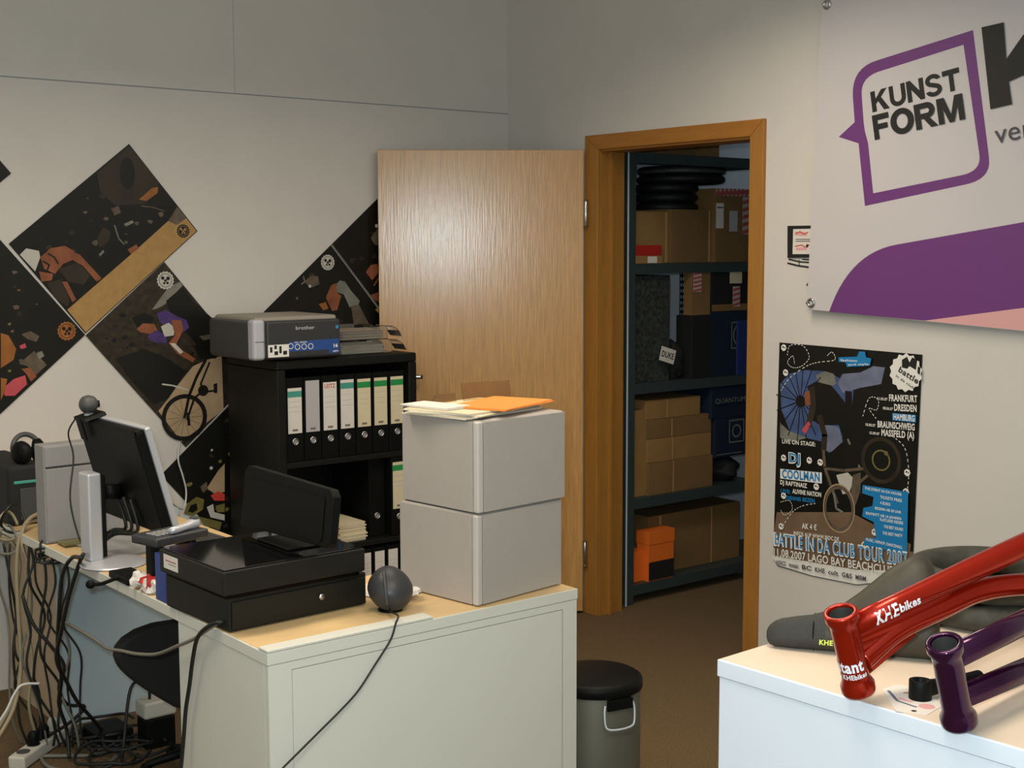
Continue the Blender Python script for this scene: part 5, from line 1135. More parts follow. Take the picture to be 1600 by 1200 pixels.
# gusset plates under the tubes
gz = [Vector((-2.2183, -3.668, 0.9616)), Vector((-2.169, -3.6803, 0.9904)), Vector((-2.1265, -3.6915, 1.0157)), Vector((-2.1716, -3.6868, 1.0229)), Vector((-2.2188, -3.6649, 1.0022))]
g = G(); b2 = bmesh.new(); A1 = [b2.verts.new(v - N * 0.011) for v in gz]; B1 = [b2.verts.new(v + N * 0.011) for v in gz]
b2.faces.new(A1); b2.faces.new(B1[::-1])
for i in range(5): b2.faces.new((A1[i], B1[i], B1[(i + 1) % 5], A1[(i + 1) % 5]))
bmesh.ops.recalc_face_normals(b2, faces=b2.faces); bmesh.ops.bevel(b2, geom=list(b2.edges), offset=0.004, segments=3, affect='EDGES'); g.add(b2, 'red_paint')
gt = [t0 + axis_t * 0.01 - A * 0.012, t0 + axis_t * 0.20 - A * 0.012, Vector((-2.0905, -3.7082, 1.0578)), d0 + A * 0.012]
b2 = bmesh.new(); A1 = [b2.verts.new(v - N * 0.008) for v in gt]; B1 = [b2.verts.new(v + N * 0.008) for v in gt]
b2.faces.new(A1); b2.faces.new(B1[::-1])
for i in range(4): b2.faces.new((A1[i], B1[i], B1[(i + 1) % 4], A1[(i + 1) % 4]))
bmesh.ops.recalc_face_normals(b2, faces=b2.faces); g.add(b2, 'red_paint')
g.build('gusset', rf)
# rear part beyond the picture edge: seat tube, bottom bracket, stays
st = te2; bbp = Vector((-1.7059, -3.8741, 1.0432)); dr = bbp + axis_t * 0.36 + Vector((0, 0, 0.02))
g = G(); g.cyl(bbp + (st - bbp) * -0.02, st + (st - bbp).normalized() * 0.04, 0.016, 'red_paint'); g.build('seat_tube', rf)
G().cyl(bbp - N * 0.034, bbp + N * 0.034, 0.026, 'red_paint', seg=28).build('bottom_bracket', rf)
for s in (-1, 1):
    G().tube([bbp + N * 0.026 * s, bbp + N * 0.05 * s + (dr - bbp) * 0.4, dr + N * 0.056 * s], 0.009, 'red_paint', seg=14).build('chain_stay', rf)
    G().tube([st + N * 0.012 * s, st + N * 0.05 * s + (dr - st) * 0.4, dr + N * 0.056 * s], 0.008, 'red_paint', seg=14).build('seat_stay', rf)
# decals wrap the tubes
def wrap_text(par, name, txt, base, along, axis_p, axis_d, rad, face, h, length, m, bold, extra=()):
    """lettering wrapped round a tube: 'along' runs with the tube or round it"""
    g = G(); V, F, x0, x1, y0, y1 = text2d(txt, bold)
    i = g.mi(m); vs_ = []
    dd = Vector(axis_d).normalized(); fn_ = (Vector(face) - dd * Vector(face).dot(dd)).normalized(); tn = dd.cross(fn_)
    for v in V:
        a = (v[0] - x0) / (x1 - x0) * length; b = v[1] * h / 0.7
        if along: pos, ang = a + base[0], (b + base[1]) / rad
        else: pos, ang = b + base[0], (a + base[1]) / rad
        vs_.append(g.bm.verts.new(Vector(axis_p) + dd * pos + (fn_ * math.cos(ang) + tn * math.sin(ang)) * (rad + 0.0006)))
    for f_ in F:
        try: nf = g.bm.faces.new([vs_[k] for k in f_]); nf.material_index = i
        except ValueError: pass
    return g.build(name, par, smooth=False)
camv = Vector((-3.8476, -4.8739, 1.5976))
fc = camv - t0
def updir(dd, face):
    fn_ = (Vector(face) - dd * Vector(face).dot(dd)).normalized(); return dd.cross(fn_)
# top tube: letters run along it
sgn = 1 if updir(axis_t, fc).z > 0 else -1
def wt_tube(par, name, txt, p0, dd, rad, face, s0, b0, h, length, m, bold):
    g = G(); V, F, x0, x1, y0, y1 = text2d(txt, bold); i = g.mi(m); vs_ = []
    dd = dd.normalized(); fn_ = (face - dd * face.dot(dd)).normalized(); tn = dd.cross(fn_)
    if tn.z < 0: tn = -tn
    for v in V:
        a = s0 + (v[0] - x0) / (x1 - x0) * length; ang = (b0 + v[1] * h / 0.7) / rad
        vs_.append(g.bm.verts.new(p0 + dd * a + (fn_ * math.cos(ang) + tn * math.sin(ang)) * (rad + 0.0008)))
    for f_ in F:
        try: nf = g.bm.faces.new([vs_[k] for k in f_]); nf.material_index = i
        except ValueError: pass
    return g.build(name, par, smooth=False)
wt_tube(rtt, 'decal', 'KHE', t0, axis_t, 0.0172, fc, 0.046, -0.0165, 0.0195, 0.042, 'decal_white', 0.03)
wt_tube(rtt, 'decal', 'bikes', t0, axis_t, 0.0177, fc, 0.090, -0.0135, 0.0125, 0.038, 'decal_white', 0.03)
def wt_head(par, name, txt, h0, A, face, z0, b0, h, length, m, bold, rad=0.0205):
    g = G(); V, F, x0, x1, y0, y1 = text2d(txt, bold); i = g.mi(m); vs_ = []
    fn_ = (face - A * face.dot(A)).normalized(); tn = A.cross(fn_)
    if tn.dot(_r) < 0: tn = -tn
    for v in V:
        ang = (b0 + (v[0] - x0) / (x1 - x0) * length) / rad
        vs_.append(g.bm.verts.new(h0 + A * (z0 + v[1] * h / 0.7) + (fn_ * math.cos(ang) + tn * math.sin(ang)) * (rad + 0.0008)))
    for f_ in F:
        try: nf = g.bm.faces.new([vs_[k] for k in f_]); nf.material_index = i
        except ValueError: pass
    return g.build(name, par, smooth=False)
wt_head(rf.children[0], 'decal', 'mutant', hb, A, camv - hb, 0.044, -0.047, 0.019, 0.062, 'decal_white', 0.035)
wt_head(rf.children[0], 'decal', 'by KHEbikes', hb, A, camv - hb, 0.032, -0.032, 0.008, 0.050, 'decal_white', 0.03)

# purple frame
hb2, ht2 = Vector((-2.214, -3.8258, 0.9293)), Vector((-2.2663, -3.8318, 1.0568))
hb2.z = max(hb2.z, CZ + 0.003)
pf, A2, N2, t2_, d2_, L2 = frame('bmx_frameset', 'dark metallic purple bicycle frame lying beside the red one on the counter', 'purple_paint', hb2, ht2, Vector((-2.0385, -3.8156, 1.0423)) - ht2, (0, 0, -1), None)
te_ = Vector((-2.0205, -3.8052, 1.0348)); at2 = (te_ - t2_).normalized()
G().loft([(t2_ + at2 * 0.014, 0.0175), (t2_ + at2 * 0.2, 0.0185), (t2_ + at2 * 0.48, 0.019)], 'purple_paint', seg=28).build('top_tube', pf)
de_ = Vector((-2.0162, -3.8056, 0.9591)); ad2 = (de_ - d2_).normalized()
G().loft([(d2_ + ad2 * 0.014, 0.0165), (d2_ + ad2 * 0.2, 0.018), (d2_ + ad2 * 0.46, 0.018)], 'purple_paint', seg=28).build('down_tube', pf)
sa, sb = t2_ + at2 * 0.48, d2_ + ad2 * 0.46
G().cyl(sb, sa + (sa - sb).normalized() * 0.05, 0.016, 'purple_paint').build('seat_tube', pf)
G().cyl(sb - N2 * 0.034, sb + N2 * 0.034, 0.026, 'purple_paint', seg=28).build('bottom_bracket', pf)
for s in (-1, 1):
    e = sb + at2 * 0.34
    G().tube([sb + N2 * 0.026 * s, sb + (e - sb) * 0.4 + N2 * 0.05 * s, e + N2 * 0.056 * s], 0.009, 'purple_paint', seg=14).build('chain_stay', pf)
    G().tube([sa + N2 * 0.012 * s, sa + (e - sa) * 0.4 + N2 * 0.05 * s, e + N2 * 0.056 * s], 0.008, 'purple_paint', seg=14).build('seat_stay', pf)
g = G(); gg = [t2_ + at2 * 0.015, t2_ + at2 * 0.11, d2_ + ad2 * 0.10, d2_ + ad2 * 0.015]
b2 = bmesh.new(); A1 = [b2.verts.new(v - N2 * 0.004) for v in gg]; B1 = [b2.verts.new(v + N2 * 0.004) for v in gg]
b2.faces.new(A1); b2.faces.new(B1[::-1])
for i in range(4): b2.faces.new((A1[i], B1[i], B1[(i + 1) % 4], A1[(i + 1) % 4]))
b2.free()

# saddle: long nose towards the counter corner, wide tail behind
sd = thing('bicycle_saddle', 'black bicycle saddle with small yellow-green print behind the red frame', 'saddle', (-1.95, -3.46, CZ))
ax = Vector((0.556, -0.831, 0)).normalized(); ax_l = 0.28
nose = Vector((-2.122, -3.398, CZ + 0.002))
back = Vector((-ax.y, ax.x, 0)).normalized()             # away from the viewer
if back.x < 0: back = -back
wid = (Vector((0, 0, 1)) * 0.92 + back * 0.38).normalized()   # the saddle lies on one flank
upv = wid.cross(ax).normalized()
if upv.dot(back) > 0: upv = -upv
secs = [(-0.004, 0.006, 0.006), (0.002, 0.017, 0.013), (0.02, 0.024, 0.020), (0.07, 0.029, 0.026), (0.12, 0.040, 0.032), (0.17, 0.062, 0.040), (0.215, 0.080, 0.044), (0.25, 0.084, 0.044), (0.268, 0.066, 0.038), (0.276, 0.03, 0.02)]
b2 = bmesh.new(); R_ = []
for s, hw, hh in secs:
    c = nose + ax * s + wid * max(hw, 0.02); ring = []
    for k in range(24):
        a = 2 * PI * k / 24; cx, cz = math.cos(a), math.sin(a)
        sx = math.copysign(abs(cx) ** 0.7, cx); sz = math.copysign(abs(cz) ** 0.8, cz)
        ring.append(b2.verts.new(c + wid * hw * sx + upv * hh * (sz if sz > 0 else 0.75 * sz)))
    R_.append(ring)
for i in range(len(R_) - 1):
    for k in range(24): b2.faces.new((R_[i][k], R_[i][(k + 1) % 24], R_[i + 1][(k + 1) % 24], R_[i + 1][k]))
b2.faces.new(R_[0][::-1]); b2.faces.new(R_[-1])
bmesh.ops.recalc_face_normals(b2, faces=b2.faces)
bmesh.ops.subdivide_edges(b2, edges=list(b2.edges), cuts=1, use_grid_fill=True, smooth=0.6)
g = G(); g.add(b2, 'saddle'); g.mi('saddle_side')
for f_ in g.bm.faces:
    if (f_.calc_center_median() - nose).dot(ax) > 0.085: f_.material_index = 1
g.build('padding', sd, ang=60)
p = Print(lambda a, b, d: nose + ax * a + wid * (0.03 + b) + upv * (0.029 + d), 0.002)
p.text('KHE', (0.086, -0.024), (0.108, -0.024), 0.008, 'lime', 0.03); p.build('decal', sd)
for s in (-1, 1):
    o_ = nose + wid * 0.04 + ax * 0.035
    G().tube([o_ + ax * 0.05 + wid * 0.012 * s - upv * 0.016, o_ + ax * 0.12 + wid * 0.02 * s - upv * 0.04, o_ + ax * 0.16 + wid * 0.022 * s - upv * 0.05, o_ + ax * 0.20 + wid * 0.02 * s - upv * 0.03], 0.0035, 'steel', seg=8).build('rail', sd)
g = G(); g.tube([nose + ax * 0.075 + wid * (0.030 + 0.0305 * math.cos(a)) + upv * (0.0275 * math.sin(a)) for a in [PI * k / 10 for k in range(11)]], 0.0012, 'black', seg=6); g.build('seam', sd)

# tyre pair lying behind
for k, (cz_, lab) in enumerate(((0.0, 'small black tyre lying under another behind the red frame'), (0.05, 'small ribbed black tyre on top of another behind the red frame'))):
    ty = thing('spare_tyre', lab, 'tyre', (-1.63, -3.52, CZ + cz_), 'tyres lying behind the bicycle frames')
    c = Vector((-1.655, -3.52, CZ + 0.026 + cz_))
    G().torus(c, 0.125, 0.026, 'tyre_dusty', seg=128, rs=18, flat=0.95, knob=0.003).build('casing', ty)

# clear sticker sheet and a black part on the counter
zc = CZ + 0.0008
p = Print(lambda a, b, d: (a, b, CZ + d), 0.0011)
s_ = [(-2.1585, -3.6551, 0.92), (-2.1214, -3.654, 0.92), (-2.1076, -3.6963, 0.92), (-2.1521, -3.7566, 0.92), (-2.2025, -3.765, 0.92), (-2.2234, -3.7273, 0.92)]
s_ = [(q[0], q[1]) for q in s_]
p.sheet(s_, 'paper', 0.0008)
for a, b in (((1385, 1080), (1400, 1092)), ((1400, 1098), (1436, 1106)), ((1402, 1084), (1420, 1082))): pass
p.line([((-2.1559, -3.6649, 0.92)[0], (-2.1559, -3.6649, 0.92)[1]), ((-2.1845, -3.7016, 0.92)[0], (-2.1845, -3.7016, 0.92)[1]), ((-2.1862, -3.7362, 0.92)[0], (-2.1862, -3.7362, 0.92)[1])], 0.005, 'p_slate')
p.line([((-2.1734, -3.6959, 0.92)[0], (-2.1734, -3.6959, 0.92)[1]), ((-2.1723, -3.7187, 0.92)[0], (-2.1723, -3.7187, 0.92)[1])], 0.008, 'banner_pink')
p.line([((-2.1477, -3.6867, 0.92)[0], (-2.1477, -3.6867, 0.92)[1]), ((-2.1276, -3.6954, 0.92)[0], (-2.1276, -3.6954, 0.92)[1])], 0.004, 'tape_red')
p.dot(((-2.1721, -3.744, 0.92)[0], (-2.1721, -3.744, 0.92)[1]), 0.012, 'banner_pink'); p.dot(((-2.2031, -3.7437, 0.92)[0], (-2.2031, -3.7437, 0.92)[1]), 0.004, 'ink_black')
tag(p.build('sticker_sheet'), 'small printed pink and white sticker sheet between the two frames', 'sticker')
kp = thing('crank_arm', 'black crank arm lying on the counter behind the purple head tube', 'crank arm', (-2.1127, -3.6998, 0.92))
q0, q1 = Vector((-2.1488, -3.7164, 0.935)), Vector((-2.0348, -3.7427, 0.935))
G().loft([(q0, 0.008), (q0 + (q1 - q0) * 0.1, 0.013), (q0 + (q1 - q0) * 0.5, 0.010), (q1, 0.013)], 'black', seg=16).build('arm', kp)
G().lathe([(0.008, -0.014), (0.017, -0.014), (0.017, 0.014), (0.008, 0.014), (0.008, -0.014)], q0, 'black', seg=24).build('eye', kp)

# ================================================================ storage room seen through the door
RX0, RX1, RY0, RY1 = 0.195, 1.06, -0.59, -0.09
rk = thing('storage_rack', 'dark steel storage rack in the dim room behind the door', 'rack', (0.62, -0.34, 0))
def post(x, y, sx, sy, m):
    g = G(); w_ = 0.036
    if m == 'rack_steel' and y == RY0:      # plain angle posts at the front
        return g.box((x, y, 0), (x + sx * 0.048, y + 0.002, 2.35), m).box((x, y + 0.0021, 0), (x + sx * 0.002, y + 0.042, 2.35), m).build('post', rk, smooth=False)
    # two perforated flanges
    for (ax_, s, o_) in (('x', sx, sy), ('y', sy, sx)):
        for a0, a1 in ((0.0, 0.006), (0.0145, 0.0215), (0.030, 0.036)):
            if ax_ == 'x': g.box((x + s * a0, y, 0), (x + s * a1, y + o_ * 0.002, 2.35), m)
            else: g.box((x, y + s * max(a0, 0.0021), 0), (x + o_ * 0.002, y + s * a1, 2.35), m)
        for k in range(79):
            z = k * 0.03
            if ax_ == 'x': g.box((x + s * 0.006, y, z), (x + s * 0.030, y + o_ * 0.002, z + 0.014), m)
            else: g.box((x, y + s * 0.006, z), (x + o_ * 0.002, y + s * 0.030, z + 0.014), m)
    return g.build('post', rk, smooth=False)
post(RX0, RY0, 1, 1, 'rack_steel'); post(RX1, RY0, -1, 1, 'rack_steel'); post(RX0, RY1, 1, -1, 'rack_steel'); post(RX1, RY1, -1, -1, 'rack_steel')
# bright front edge of the nearest post
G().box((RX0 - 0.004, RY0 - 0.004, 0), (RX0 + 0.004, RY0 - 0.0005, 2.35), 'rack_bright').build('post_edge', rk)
SL = (0.085, 0.475, 0.99, 1.52, 2.0)
for z in SL:
    g = G().box((RX0 + 0.003, RY0 + 0.003, z - 0.003), (RX1 - 0.003, RY1 - 0.003, z), 'rack_steel').box((RX0 + 0.003, RY0 + 0.0022, z - 0.045), (RX1 - 0.003, RY0 + 0.005, z), 'rack_steel').box((RX0 + 0.003, RY1 - 0.005, z - 0.045), (RX1 - 0.003, RY1 - 0.0022, z), 'rack_bright' if z == 2.0 else 'rack_steel')  # top board's rear beam takes the pale colour to look lit
    g.box((RX0 + 0.003, RY0 + 0.005, z - 0.045), (RX0 + 0.006, RY1 - 0.005, z - 0.003), 'rack_steel').box((RX1 - 0.006, RY0 + 0.005, z - 0.045), (RX1 - 0.003, RY1 - 0.005, z - 0.003), 'rack_steel')
    g.build('shelf_board', rk, smooth=False)

def carton(a, b, yf, dep, m, label, name='carton', cat='carton', group=None, tape=None, zb=None, parts=()):
    """a, b: lower front corner and upper front corner as (x, y, z)"""
    x0, x1 = min(a[0], b[0]), max(a[0], b[0]); z0, z1 = (a[2] if zb is None else zb), b[2]
    t_ = thing(name, label, cat, ((x0 + x1) / 2, yf + dep / 2, z0), group)
    G().box((x0, yf, z0), (x1, yf + dep, z1), m, bev=0.002).build('body', t_)
    if tape:
        xm = x0 + (x1 - x0) * tape[0]
        G().box((xm - tape[1] / 2, yf - 0.0008, z0 + 0.002), (xm + tape[1] / 2, yf - 0.0001, z1 - 0.002), tape[2]).build('tape', t_)
    return t_, (x0, x1, z0, z1, yf)
LAB = [0.0]
def face_label(t_, box, u0, v0, u1, v1, m, name='label'):
    x0, x1, z0, z1, yf = box
    X0, X1, Z0, Z1 = x0 + (x1 - x0) * u0, x0 + (x1 - x0) * u1, z0 + (z1 - z0) * v0, z0 + (z1 - z0) * v1
    LAB[0] += 0.0005
    p = Print(lambda a, b, d: (a, yf - d, b), 0.0022 + LAB[0] % 0.004); p.sheet([(X0, Z0), (X1, Z0), (X1, Z1), (X0, Z1)], m, 0.001)
    return p, (X0, X1, Z0, Z1)
def stripes(p, r, n, m):
    X0, X1, Z0, Z1 = r
    for k in range(n):
        h = (Z1 - Z0) / n; z = Z0 + k * h; p.poly([(X0, z), (X1, z + 0.4 * h), (X1, z + 0.9 * h), (X0, z + 0.5 * h)], m)
S1, S2, S3, S4 = 1.5205, 0.9905, 0.4755, 0.0855
# shelf at eye height
t_, bx_ = carton((0.205, 0, 0), (0.4925, -0.545, 1.7487), -0.545, 0.36, 'kraft', 'plain brown carton behind the small red box at eye height', zb=S1, tape=(0.93, 0.012, 'tape'))
t_, bx_ = carton((0.4965, -0.55, 1.5171), (0.7566, -0.55, 1.7609), -0.55, 0.36, 'kraft_dark', 'brown carton in the middle of the eye-height shelf under the black tyres', zb=S1, tape=(0.96, 0.012, 'tape'))
t_, bx_ = carton((0.76, -0.575, 1.5147), (1.0107, -0.575, 1.8595), -0.575, 0.40, 'kraft_dark', 'tall brown carton with red striped tape at the right of the shelf', zb=S1)
bw = bx_[1] - bx_[0]
p, r = face_label(t_, bx_, 0.0, 0.90, 1.0, 1.0, 'tape_white', 'tape'); stripes(p, r, 1, 'tape_red')
for k in range(9): p.poly([(r[0] + bw * (k + 0.0) / 9, r[2]), (r[0] + bw * (k + 0.55) / 9, r[2]), (r[0] + bw * (k + 0.85) / 9, r[3]), (r[0] + bw * (k + 0.3) / 9, r[3])], 'tape_red')
p.build('tape', t_)
p, r = face_label(t_, bx_, 0.72, 0.38, 0.98, 0.89, 'tape_white'); stripes(p, r, 5, 'tape_red'); p.build('tape', t_)
p, r = face_label(t_, bx_, 0.36, 0.42, 0.58, 0.70, 'label_grey'); p.build('label', t_)
p, r = face_label(t_, bx_, 0.0, 0.46, 0.2, 0.80, 'paper'); p.line([(r[0] + 0.004, r[3] - 0.02), (r[1] - 0.004, r[3] - 0.02)], 0.006, 'ink_grey'); p.build('slip', t_)
t_, bx_ = carton((0.2, 0, 0), (0.4064, -0.585, 1.6003), -0.585, 0.035, 'red_card', 'small flat red box with kraft base lying before the brown cartons', zb=S1, name='small_box', cat='box')
p, r = face_label(t_, bx_, 0.0, 0.0, 1.0, 0.42, 'kraft'); p.build('base_band', t_)
p, r = face_label(t_, bx_, 0.56, 0.02, 0.84, 0.38, 'paper'); p.build('label', t_)
ztop = (0.4925, -0.545, 1.7487)[2] + 0.003
for k, (R0, r0, cx_, zc_, lab) in enumerate(((0.125, 0.022, 0.655, 0.022, 'black tyre, lowest of the stack on the brown cartons'), (0.125, 0.022, 0.653, 0.066, 'black tyre, second from the bottom of the stack on the cartons'), (0.125, 0.022, 0.657, 0.110, 'black tyre, third in the stack on the brown cartons'), (0.186, 0.020, 0.75, 0.152, 'wider black tyre, second from the top of the stack'), (0.186, 0.020, 0.755, 0.192, 'wider black tyre with grey band on top of the stack'))):
    tx = thing('stored_tyre', lab, 'tyre', (cx_, -0.36, ztop + zc_ - r0), 'black tyres stacked on the cartons')
    G().torus((cx_, -0.36, ztop + zc_), R0, r0, 'tyre', seg=112, rs=12, flat=0.98, knob=0.003).build('casing', tx)
    if k == 4: G().torus((cx_, -0.36, ztop + zc_ - 0.004), R0 + 0.012, 0.011, 'dark_grey', seg=48, rs=8).build('paper_band', tx)
# shelf below
t_, bx_ = carton((0.205, -0.55, 1), (0.4952, -0.55, 1.4655), -0.55, 0.36, 'case_speckle', 'dark speckled foam block standing on the middle shelf', name='foam_block', cat='block', zb=S2)
t_, bx_ = carton((0.6106, -0.577, 0.9733), (0.7343, -0.577, 1.2797), -0.577, 0.10, 'carton_black', 'plain black carton under the narrow brown one beside the navy carton', zb=S2)
t_, bx_ = carton((0.6061, -0.577, 1.2607), (0.7306, -0.577, 1.4857), -0.577, 0.05, 'kraft_dark', 'narrow brown carton with red striped tape standing on a plain black carton', zb=bx_[3] + 0.001)
p, r = face_label(t_, bx_, 0.05, 0.52, 0.48, 0.98, 'tape_white'); stripes(p, r, 5, 'tape_red'); p.build('tape', t_)
xa, xb = (0.7304, -0.575, 1.019)[0], (1.0238, -0.575, 1.2912)[0]
t_, bx_ = carton((0.7313, -0.575, 0.9653), (1.0237, -0.575, 1.2942), -0.575, 0.14, 'carton_navy', 'dark navy carton with a light emblem under the black carton', zb=S2)
p, r = face_label(t_, bx_, 0.5, 0.42, 0.94, 0.82, 'carton_navy'); p.ring(((r[0] + r[1]) / 2, (r[2] + r[3]) / 2), (r[1] - r[0]) * 0.40, 0.008, 'print_grey', n=20)
p.line([(r[0], r[2]), (r[1], r[2]), (r[1], r[3]), (r[0], r[3]), (r[0], r[2])], 0.006, 'print_grey'); p.build('emblem', t_)
zb2 = bx_[3] + 0.001
t_, bx_ = carton((0.7421, -0.575, 1.3207), (1.0195, -0.575, 1.4759), -0.575, 0.14, 'carton_black', 'black carton with kraft base and striped tape on the navy one', zb=zb2)
p, r = face_label(t_, bx_, 0.0, 0.0, 1.0, 0.17, 'kraft_dark'); p.build('base_band', t_)
p, r = face_label(t_, bx_, 0.5, 0.1, 0.68, 0.62, 'tape_white'); stripes(p, r, 4, 'tape_red'); p.build('tape', t_)
p, r = face_label(t_, bx_, 0.42, 0.70, 0.72, 1.0, 'paper_cream'); p.build('label', t_)
tag(G().box(((0.908, -0.6, 1.0101)[0], -0.590, S2), ((0.9875, -0.6, 1.2479)[0], -0.578, (0.903, -0.6, 1.245)[2]), 'carton_blue', bev=0.001).build('blue_folder'), 'bright blue upright folder before the navy carton', 'folder')
def lump(c, s, m, seed, name, label, cat):
    random.seed(seed); b2 = bmesh.new(); bmesh.ops.create_icosphere(b2, subdivisions=4, radius=1)
    ph = [random.uniform(0, 6) for _ in range(6)]
    for v in b2.verts:
        q = v.co.copy(); k = 1 + 0.10 * math.sin(4 * q.x + ph[0]) * math.cos(5 * q.y + ph[1]) + 0.07 * math.sin(7 * q.z + ph[2] + 3 * q.x) + 0.04 * math.sin(11 * q.y + ph[3])
        z = max(q.z * k, -0.8)
        v.co = Vector((c[0] + q.x * k * s[0], c[1] + q.y * k * s[1], c[2] + (z + 0.8) * s[2]))
    t_ = thing(name, label, cat, (c[0], c[1], c[2])); g = G(); g.add(b2, m); g.build('body', t_, ang=70)
    return t_
mx = (0.5711, -0.5, 1.0822)
bg = lump(((0.5001, -0.55, 1.0892)[0] + 0.056, -0.50, S2), (0.048, 0.06, 0.095), 'black_soft', 4, 'parts_bag', 'black bag of bicycle parts with a white tag on the middle shelf', 'bag')
cq = (0.4335, -0.6, 1.1104)
g = G(); M_ = Matrix.Translation((cq[0], -0.600, cq[2])) @ Matrix.Rotation(math.radians(-16), 4, 'Y')
g.box((-0.047, -0.001, -0.032), (0.047, 0.001, 0.032), 'paper', M=Matrix.Translation((cq[0], -0.600, cq[2])) @ Matrix.Rotation(math.radians(16), 4, 'Y'))
g.build('tag', bg)
p = Print(lambda a, b, d: Vector((cq[0], -0.601 - d, cq[2])) + Vector((math.cos(0.28) * a + math.sin(0.28) * b, 0, -math.sin(0.28) * a + math.cos(0.28) * b)), 0.001)
p.text('DUKE', (-0.038, -0.012), (0.038, -0.012), 0.026, 'ink_black', 0.02); p.build('tag_lettering', bg)
bg2 = lump(((0.9258, -0.28, 1.0492)[0], -0.28, S2), (0.10, 0.095, 0.10), 'black', 8, 'parts_bag', 'larger black bag between the foam block and the navy carton', 'bag')
G().torus(((0.9251, -0.28, 1.0963)[0], -0.30, S2 + 0.20), 0.045, 0.007, 'black', axis=(0.3, 1, 0), seg=24, rs=8).build('handle', bg2)
# third shelf
t_, bx_ = carton((0.205, 0, 0), (0.3575, -0.55, 0.8665), -0.55, 0.40, 'kraft', 'tall narrow brown carton beside the rack post on the third shelf', zb=S3)
cz0 = S3
for k, (u0, u1, vt, lab) in enumerate(((1013, 1114, 722, 'flat brown carton, bottom of the pile on the third shelf'), (1013, 1113, 684, 'flat brown carton, second in the pile on the third shelf'), (1012, 1113, 652, 'flat brown carton, third from bottom of the pile'), (1012, 1096, 628, 'smaller brown carton topping the pile on the third shelf'))):
    a = (0.3552, -0.565, 0.4613); x0 = ((0.3527, -0.565, 0.6947)[0], (0.3527, -0.565, 0.6947)[0], (0.3487, -0.565, 0.695)[0], (0.3487, -0.565, 0.695)[0])[k]
    x1 = ((0.7734, -0.565, 0.6544)[0], (0.7647, -0.565, 0.6552)[0], (0.769, -0.565, 0.6548)[0], (0.697, -0.565, 0.8415)[0])[k]
    z1 = ((0.5447, -0.565, 0.623)[2], (0.5433, -0.565, 0.7296)[2], (0.542, -0.565, 0.8182)[2], (0.5408, -0.565, 0.9065)[2])[k]
    t_, bx_ = carton((x0, 0, cz0), (x1, 0, z1), -0.565 + 0.004 * k, 0.38, 'kraft' if k % 2 else 'kraft_dark', lab, zb=cz0, tape=(0.38, 0.006, 'tape'), group='pile of flat cartons on the third shelf'); cz0 = z1 + 0.001
bxx0, bxx1 = (0.7789, -0.572, 0.6547)[0], 1.04
lump((0.935, -0.44, S3), (0.095, 0.12, 0.068), 'black_soft', 12, 'dark_bundle', 'dark bundle with purple and white bits below the blue cartons', 'bundle')
t_, bx_ = carton((bxx0, 0, S3 + 0.16), (bxx1, 0, (0.7764, -0.572, 0.7908)[2]), -0.572, 0.38, 'carton_navy', 'navy carton with a square emblem, lower of two beside the pile', zb=S3 + 0.13)
p, r = face_label(t_, bx_, 0.36, 0.36, 0.74, 0.92, 'carton_navy'); p.ring(((r[0] + r[1]) / 2, (r[2] + r[3]) / 2), (r[1] - r[0]) * 0.28, 0.008, 'print_grey', n=20); p.line([(r[0], r[2]), (r[1], r[2]), (r[1], r[3]), (r[0], r[3]), (r[0], r[2])], 0.007, 'print_grey'); p.build('emblem', t_)
p, r = face_label(t_, bx_, 0.02, 0.08, 0.7, 0.24, 'carton_navy'); p.line([(r[0], r[2]), (r[1], r[2])], 0.004, 'print_grey'); p.build('band', t_)
t_, bx_ = carton((bxx0 - 0.03, 0, bx_[3] + 0.001), (bxx1, 0, SL[2] - 0.05), -0.574, 0.38, 'carton_navy', 'navy carton with a line of print, upper of two beside the pile', zb=bx_[3] + 0.001)
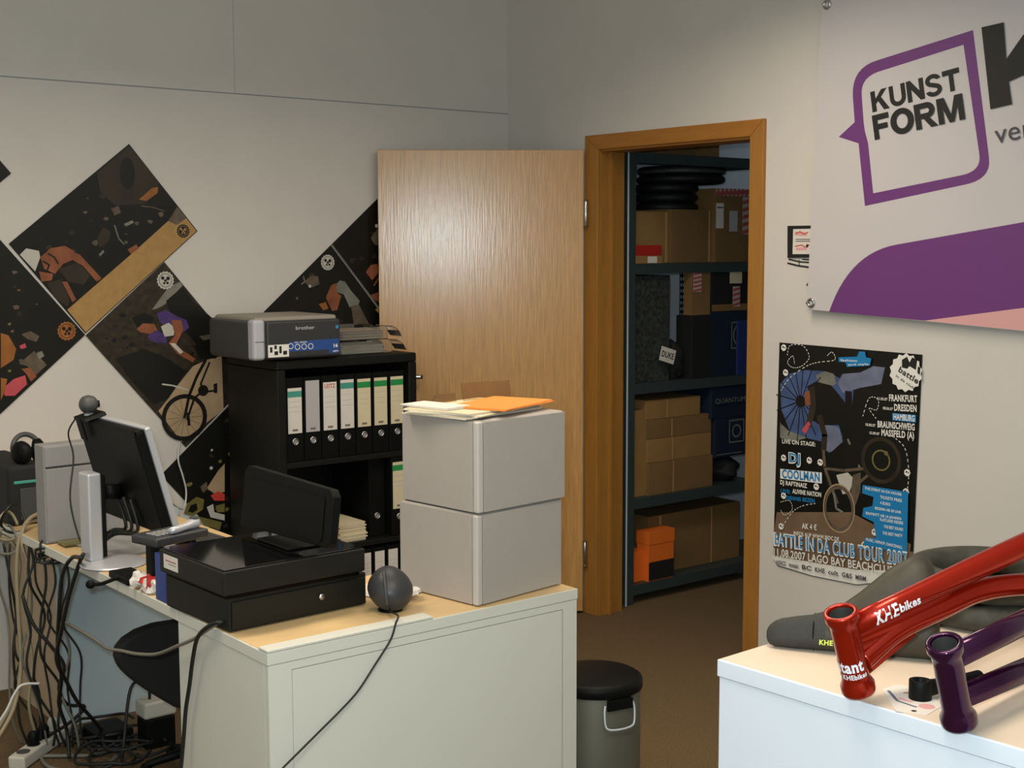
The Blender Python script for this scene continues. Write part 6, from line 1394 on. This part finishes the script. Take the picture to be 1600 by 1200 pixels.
p, r = face_label(t_, bx_, 0.06, 0.45, 0.8, 0.8, 'carton_navy'); p.text('QUANTUM', (r[0] + 0.004, r[2] + 0.006), (r[1] - 0.004, r[2] + 0.006), 0.022, 'print_grey', 0.01); p.build('band', t_)
# lowest shelf
t_, bx_ = carton((0.418, -0.5, 0.1159), (1.0375, -0.5, 0.3605), -0.50, 0.36, 'kraft_dark', 'wide brown carton on the lowest shelf behind the orange box', zb=S4, tape=(0.68, 0.008, 'tape'))
G().box((bx_[0] + 0.07, -0.5008, bx_[2] + 0.1), (bx_[0] + 0.085, -0.5001, bx_[3] - 0.003), 'tape').build('tape', t_)
sb_ = thing('shoe_box', 'orange shoe box with lid and black end label on the lowest shelf', 'shoe box', (0.36, -0.55, S4))
ox0, ox1 = (0.3417, -0.582, 0.1725)[0], (0.505, -0.582, 0.148)[0]; oz1 = (0.3402, -0.582, 0.3137)[2]
G().box((ox0 + 0.002, -0.582, S4), (ox1 - 0.002, -0.505, oz1 - 0.06), 'orange_card', bev=0.001).build('body', sb_)
G().box((ox0, -0.585, oz1 - 0.0595), (ox1, -0.502, oz1), 'orange_card', bev=0.001).build('lid', sb_)
G().box((ox0 + 0.003, -0.5838, S4 + 0.004), (ox1 - 0.003, -0.5825, S4 + 0.088), 'carton_black').build('end_label', sb_)
t_, bx_ = carton((0.205, 0, 0), (0.3642, -0.55, 0.2224), -0.550, 0.30, 'orange_card', 'orange flat box by the rack post under the black bag', name='shoe_box', cat='shoe box', zb=S4)
bg3 = lump(((bx_[0] + bx_[1]) / 2 + 0.0, -0.42, bx_[3] + 0.001), (0.062, 0.10, 0.105), 'black_soft', 15, 'carry_bag', 'black soft bag lying on the orange box beside the rack post', 'bag')
# things on the top board
t_, bx_ = carton((0.46, 0, 2.0005), (0.70, 0, 2.2), -0.50, 0.34, 'kraft_dark', 'brown carton on the top board of the rack', zb=2.0005)
t_, bx_ = carton((0.74, 0, 2.0005), (0.86, 0, 2.16), -0.50, 0.34, 'kraft', 'small brown carton at the end of the top board', zb=2.0005)
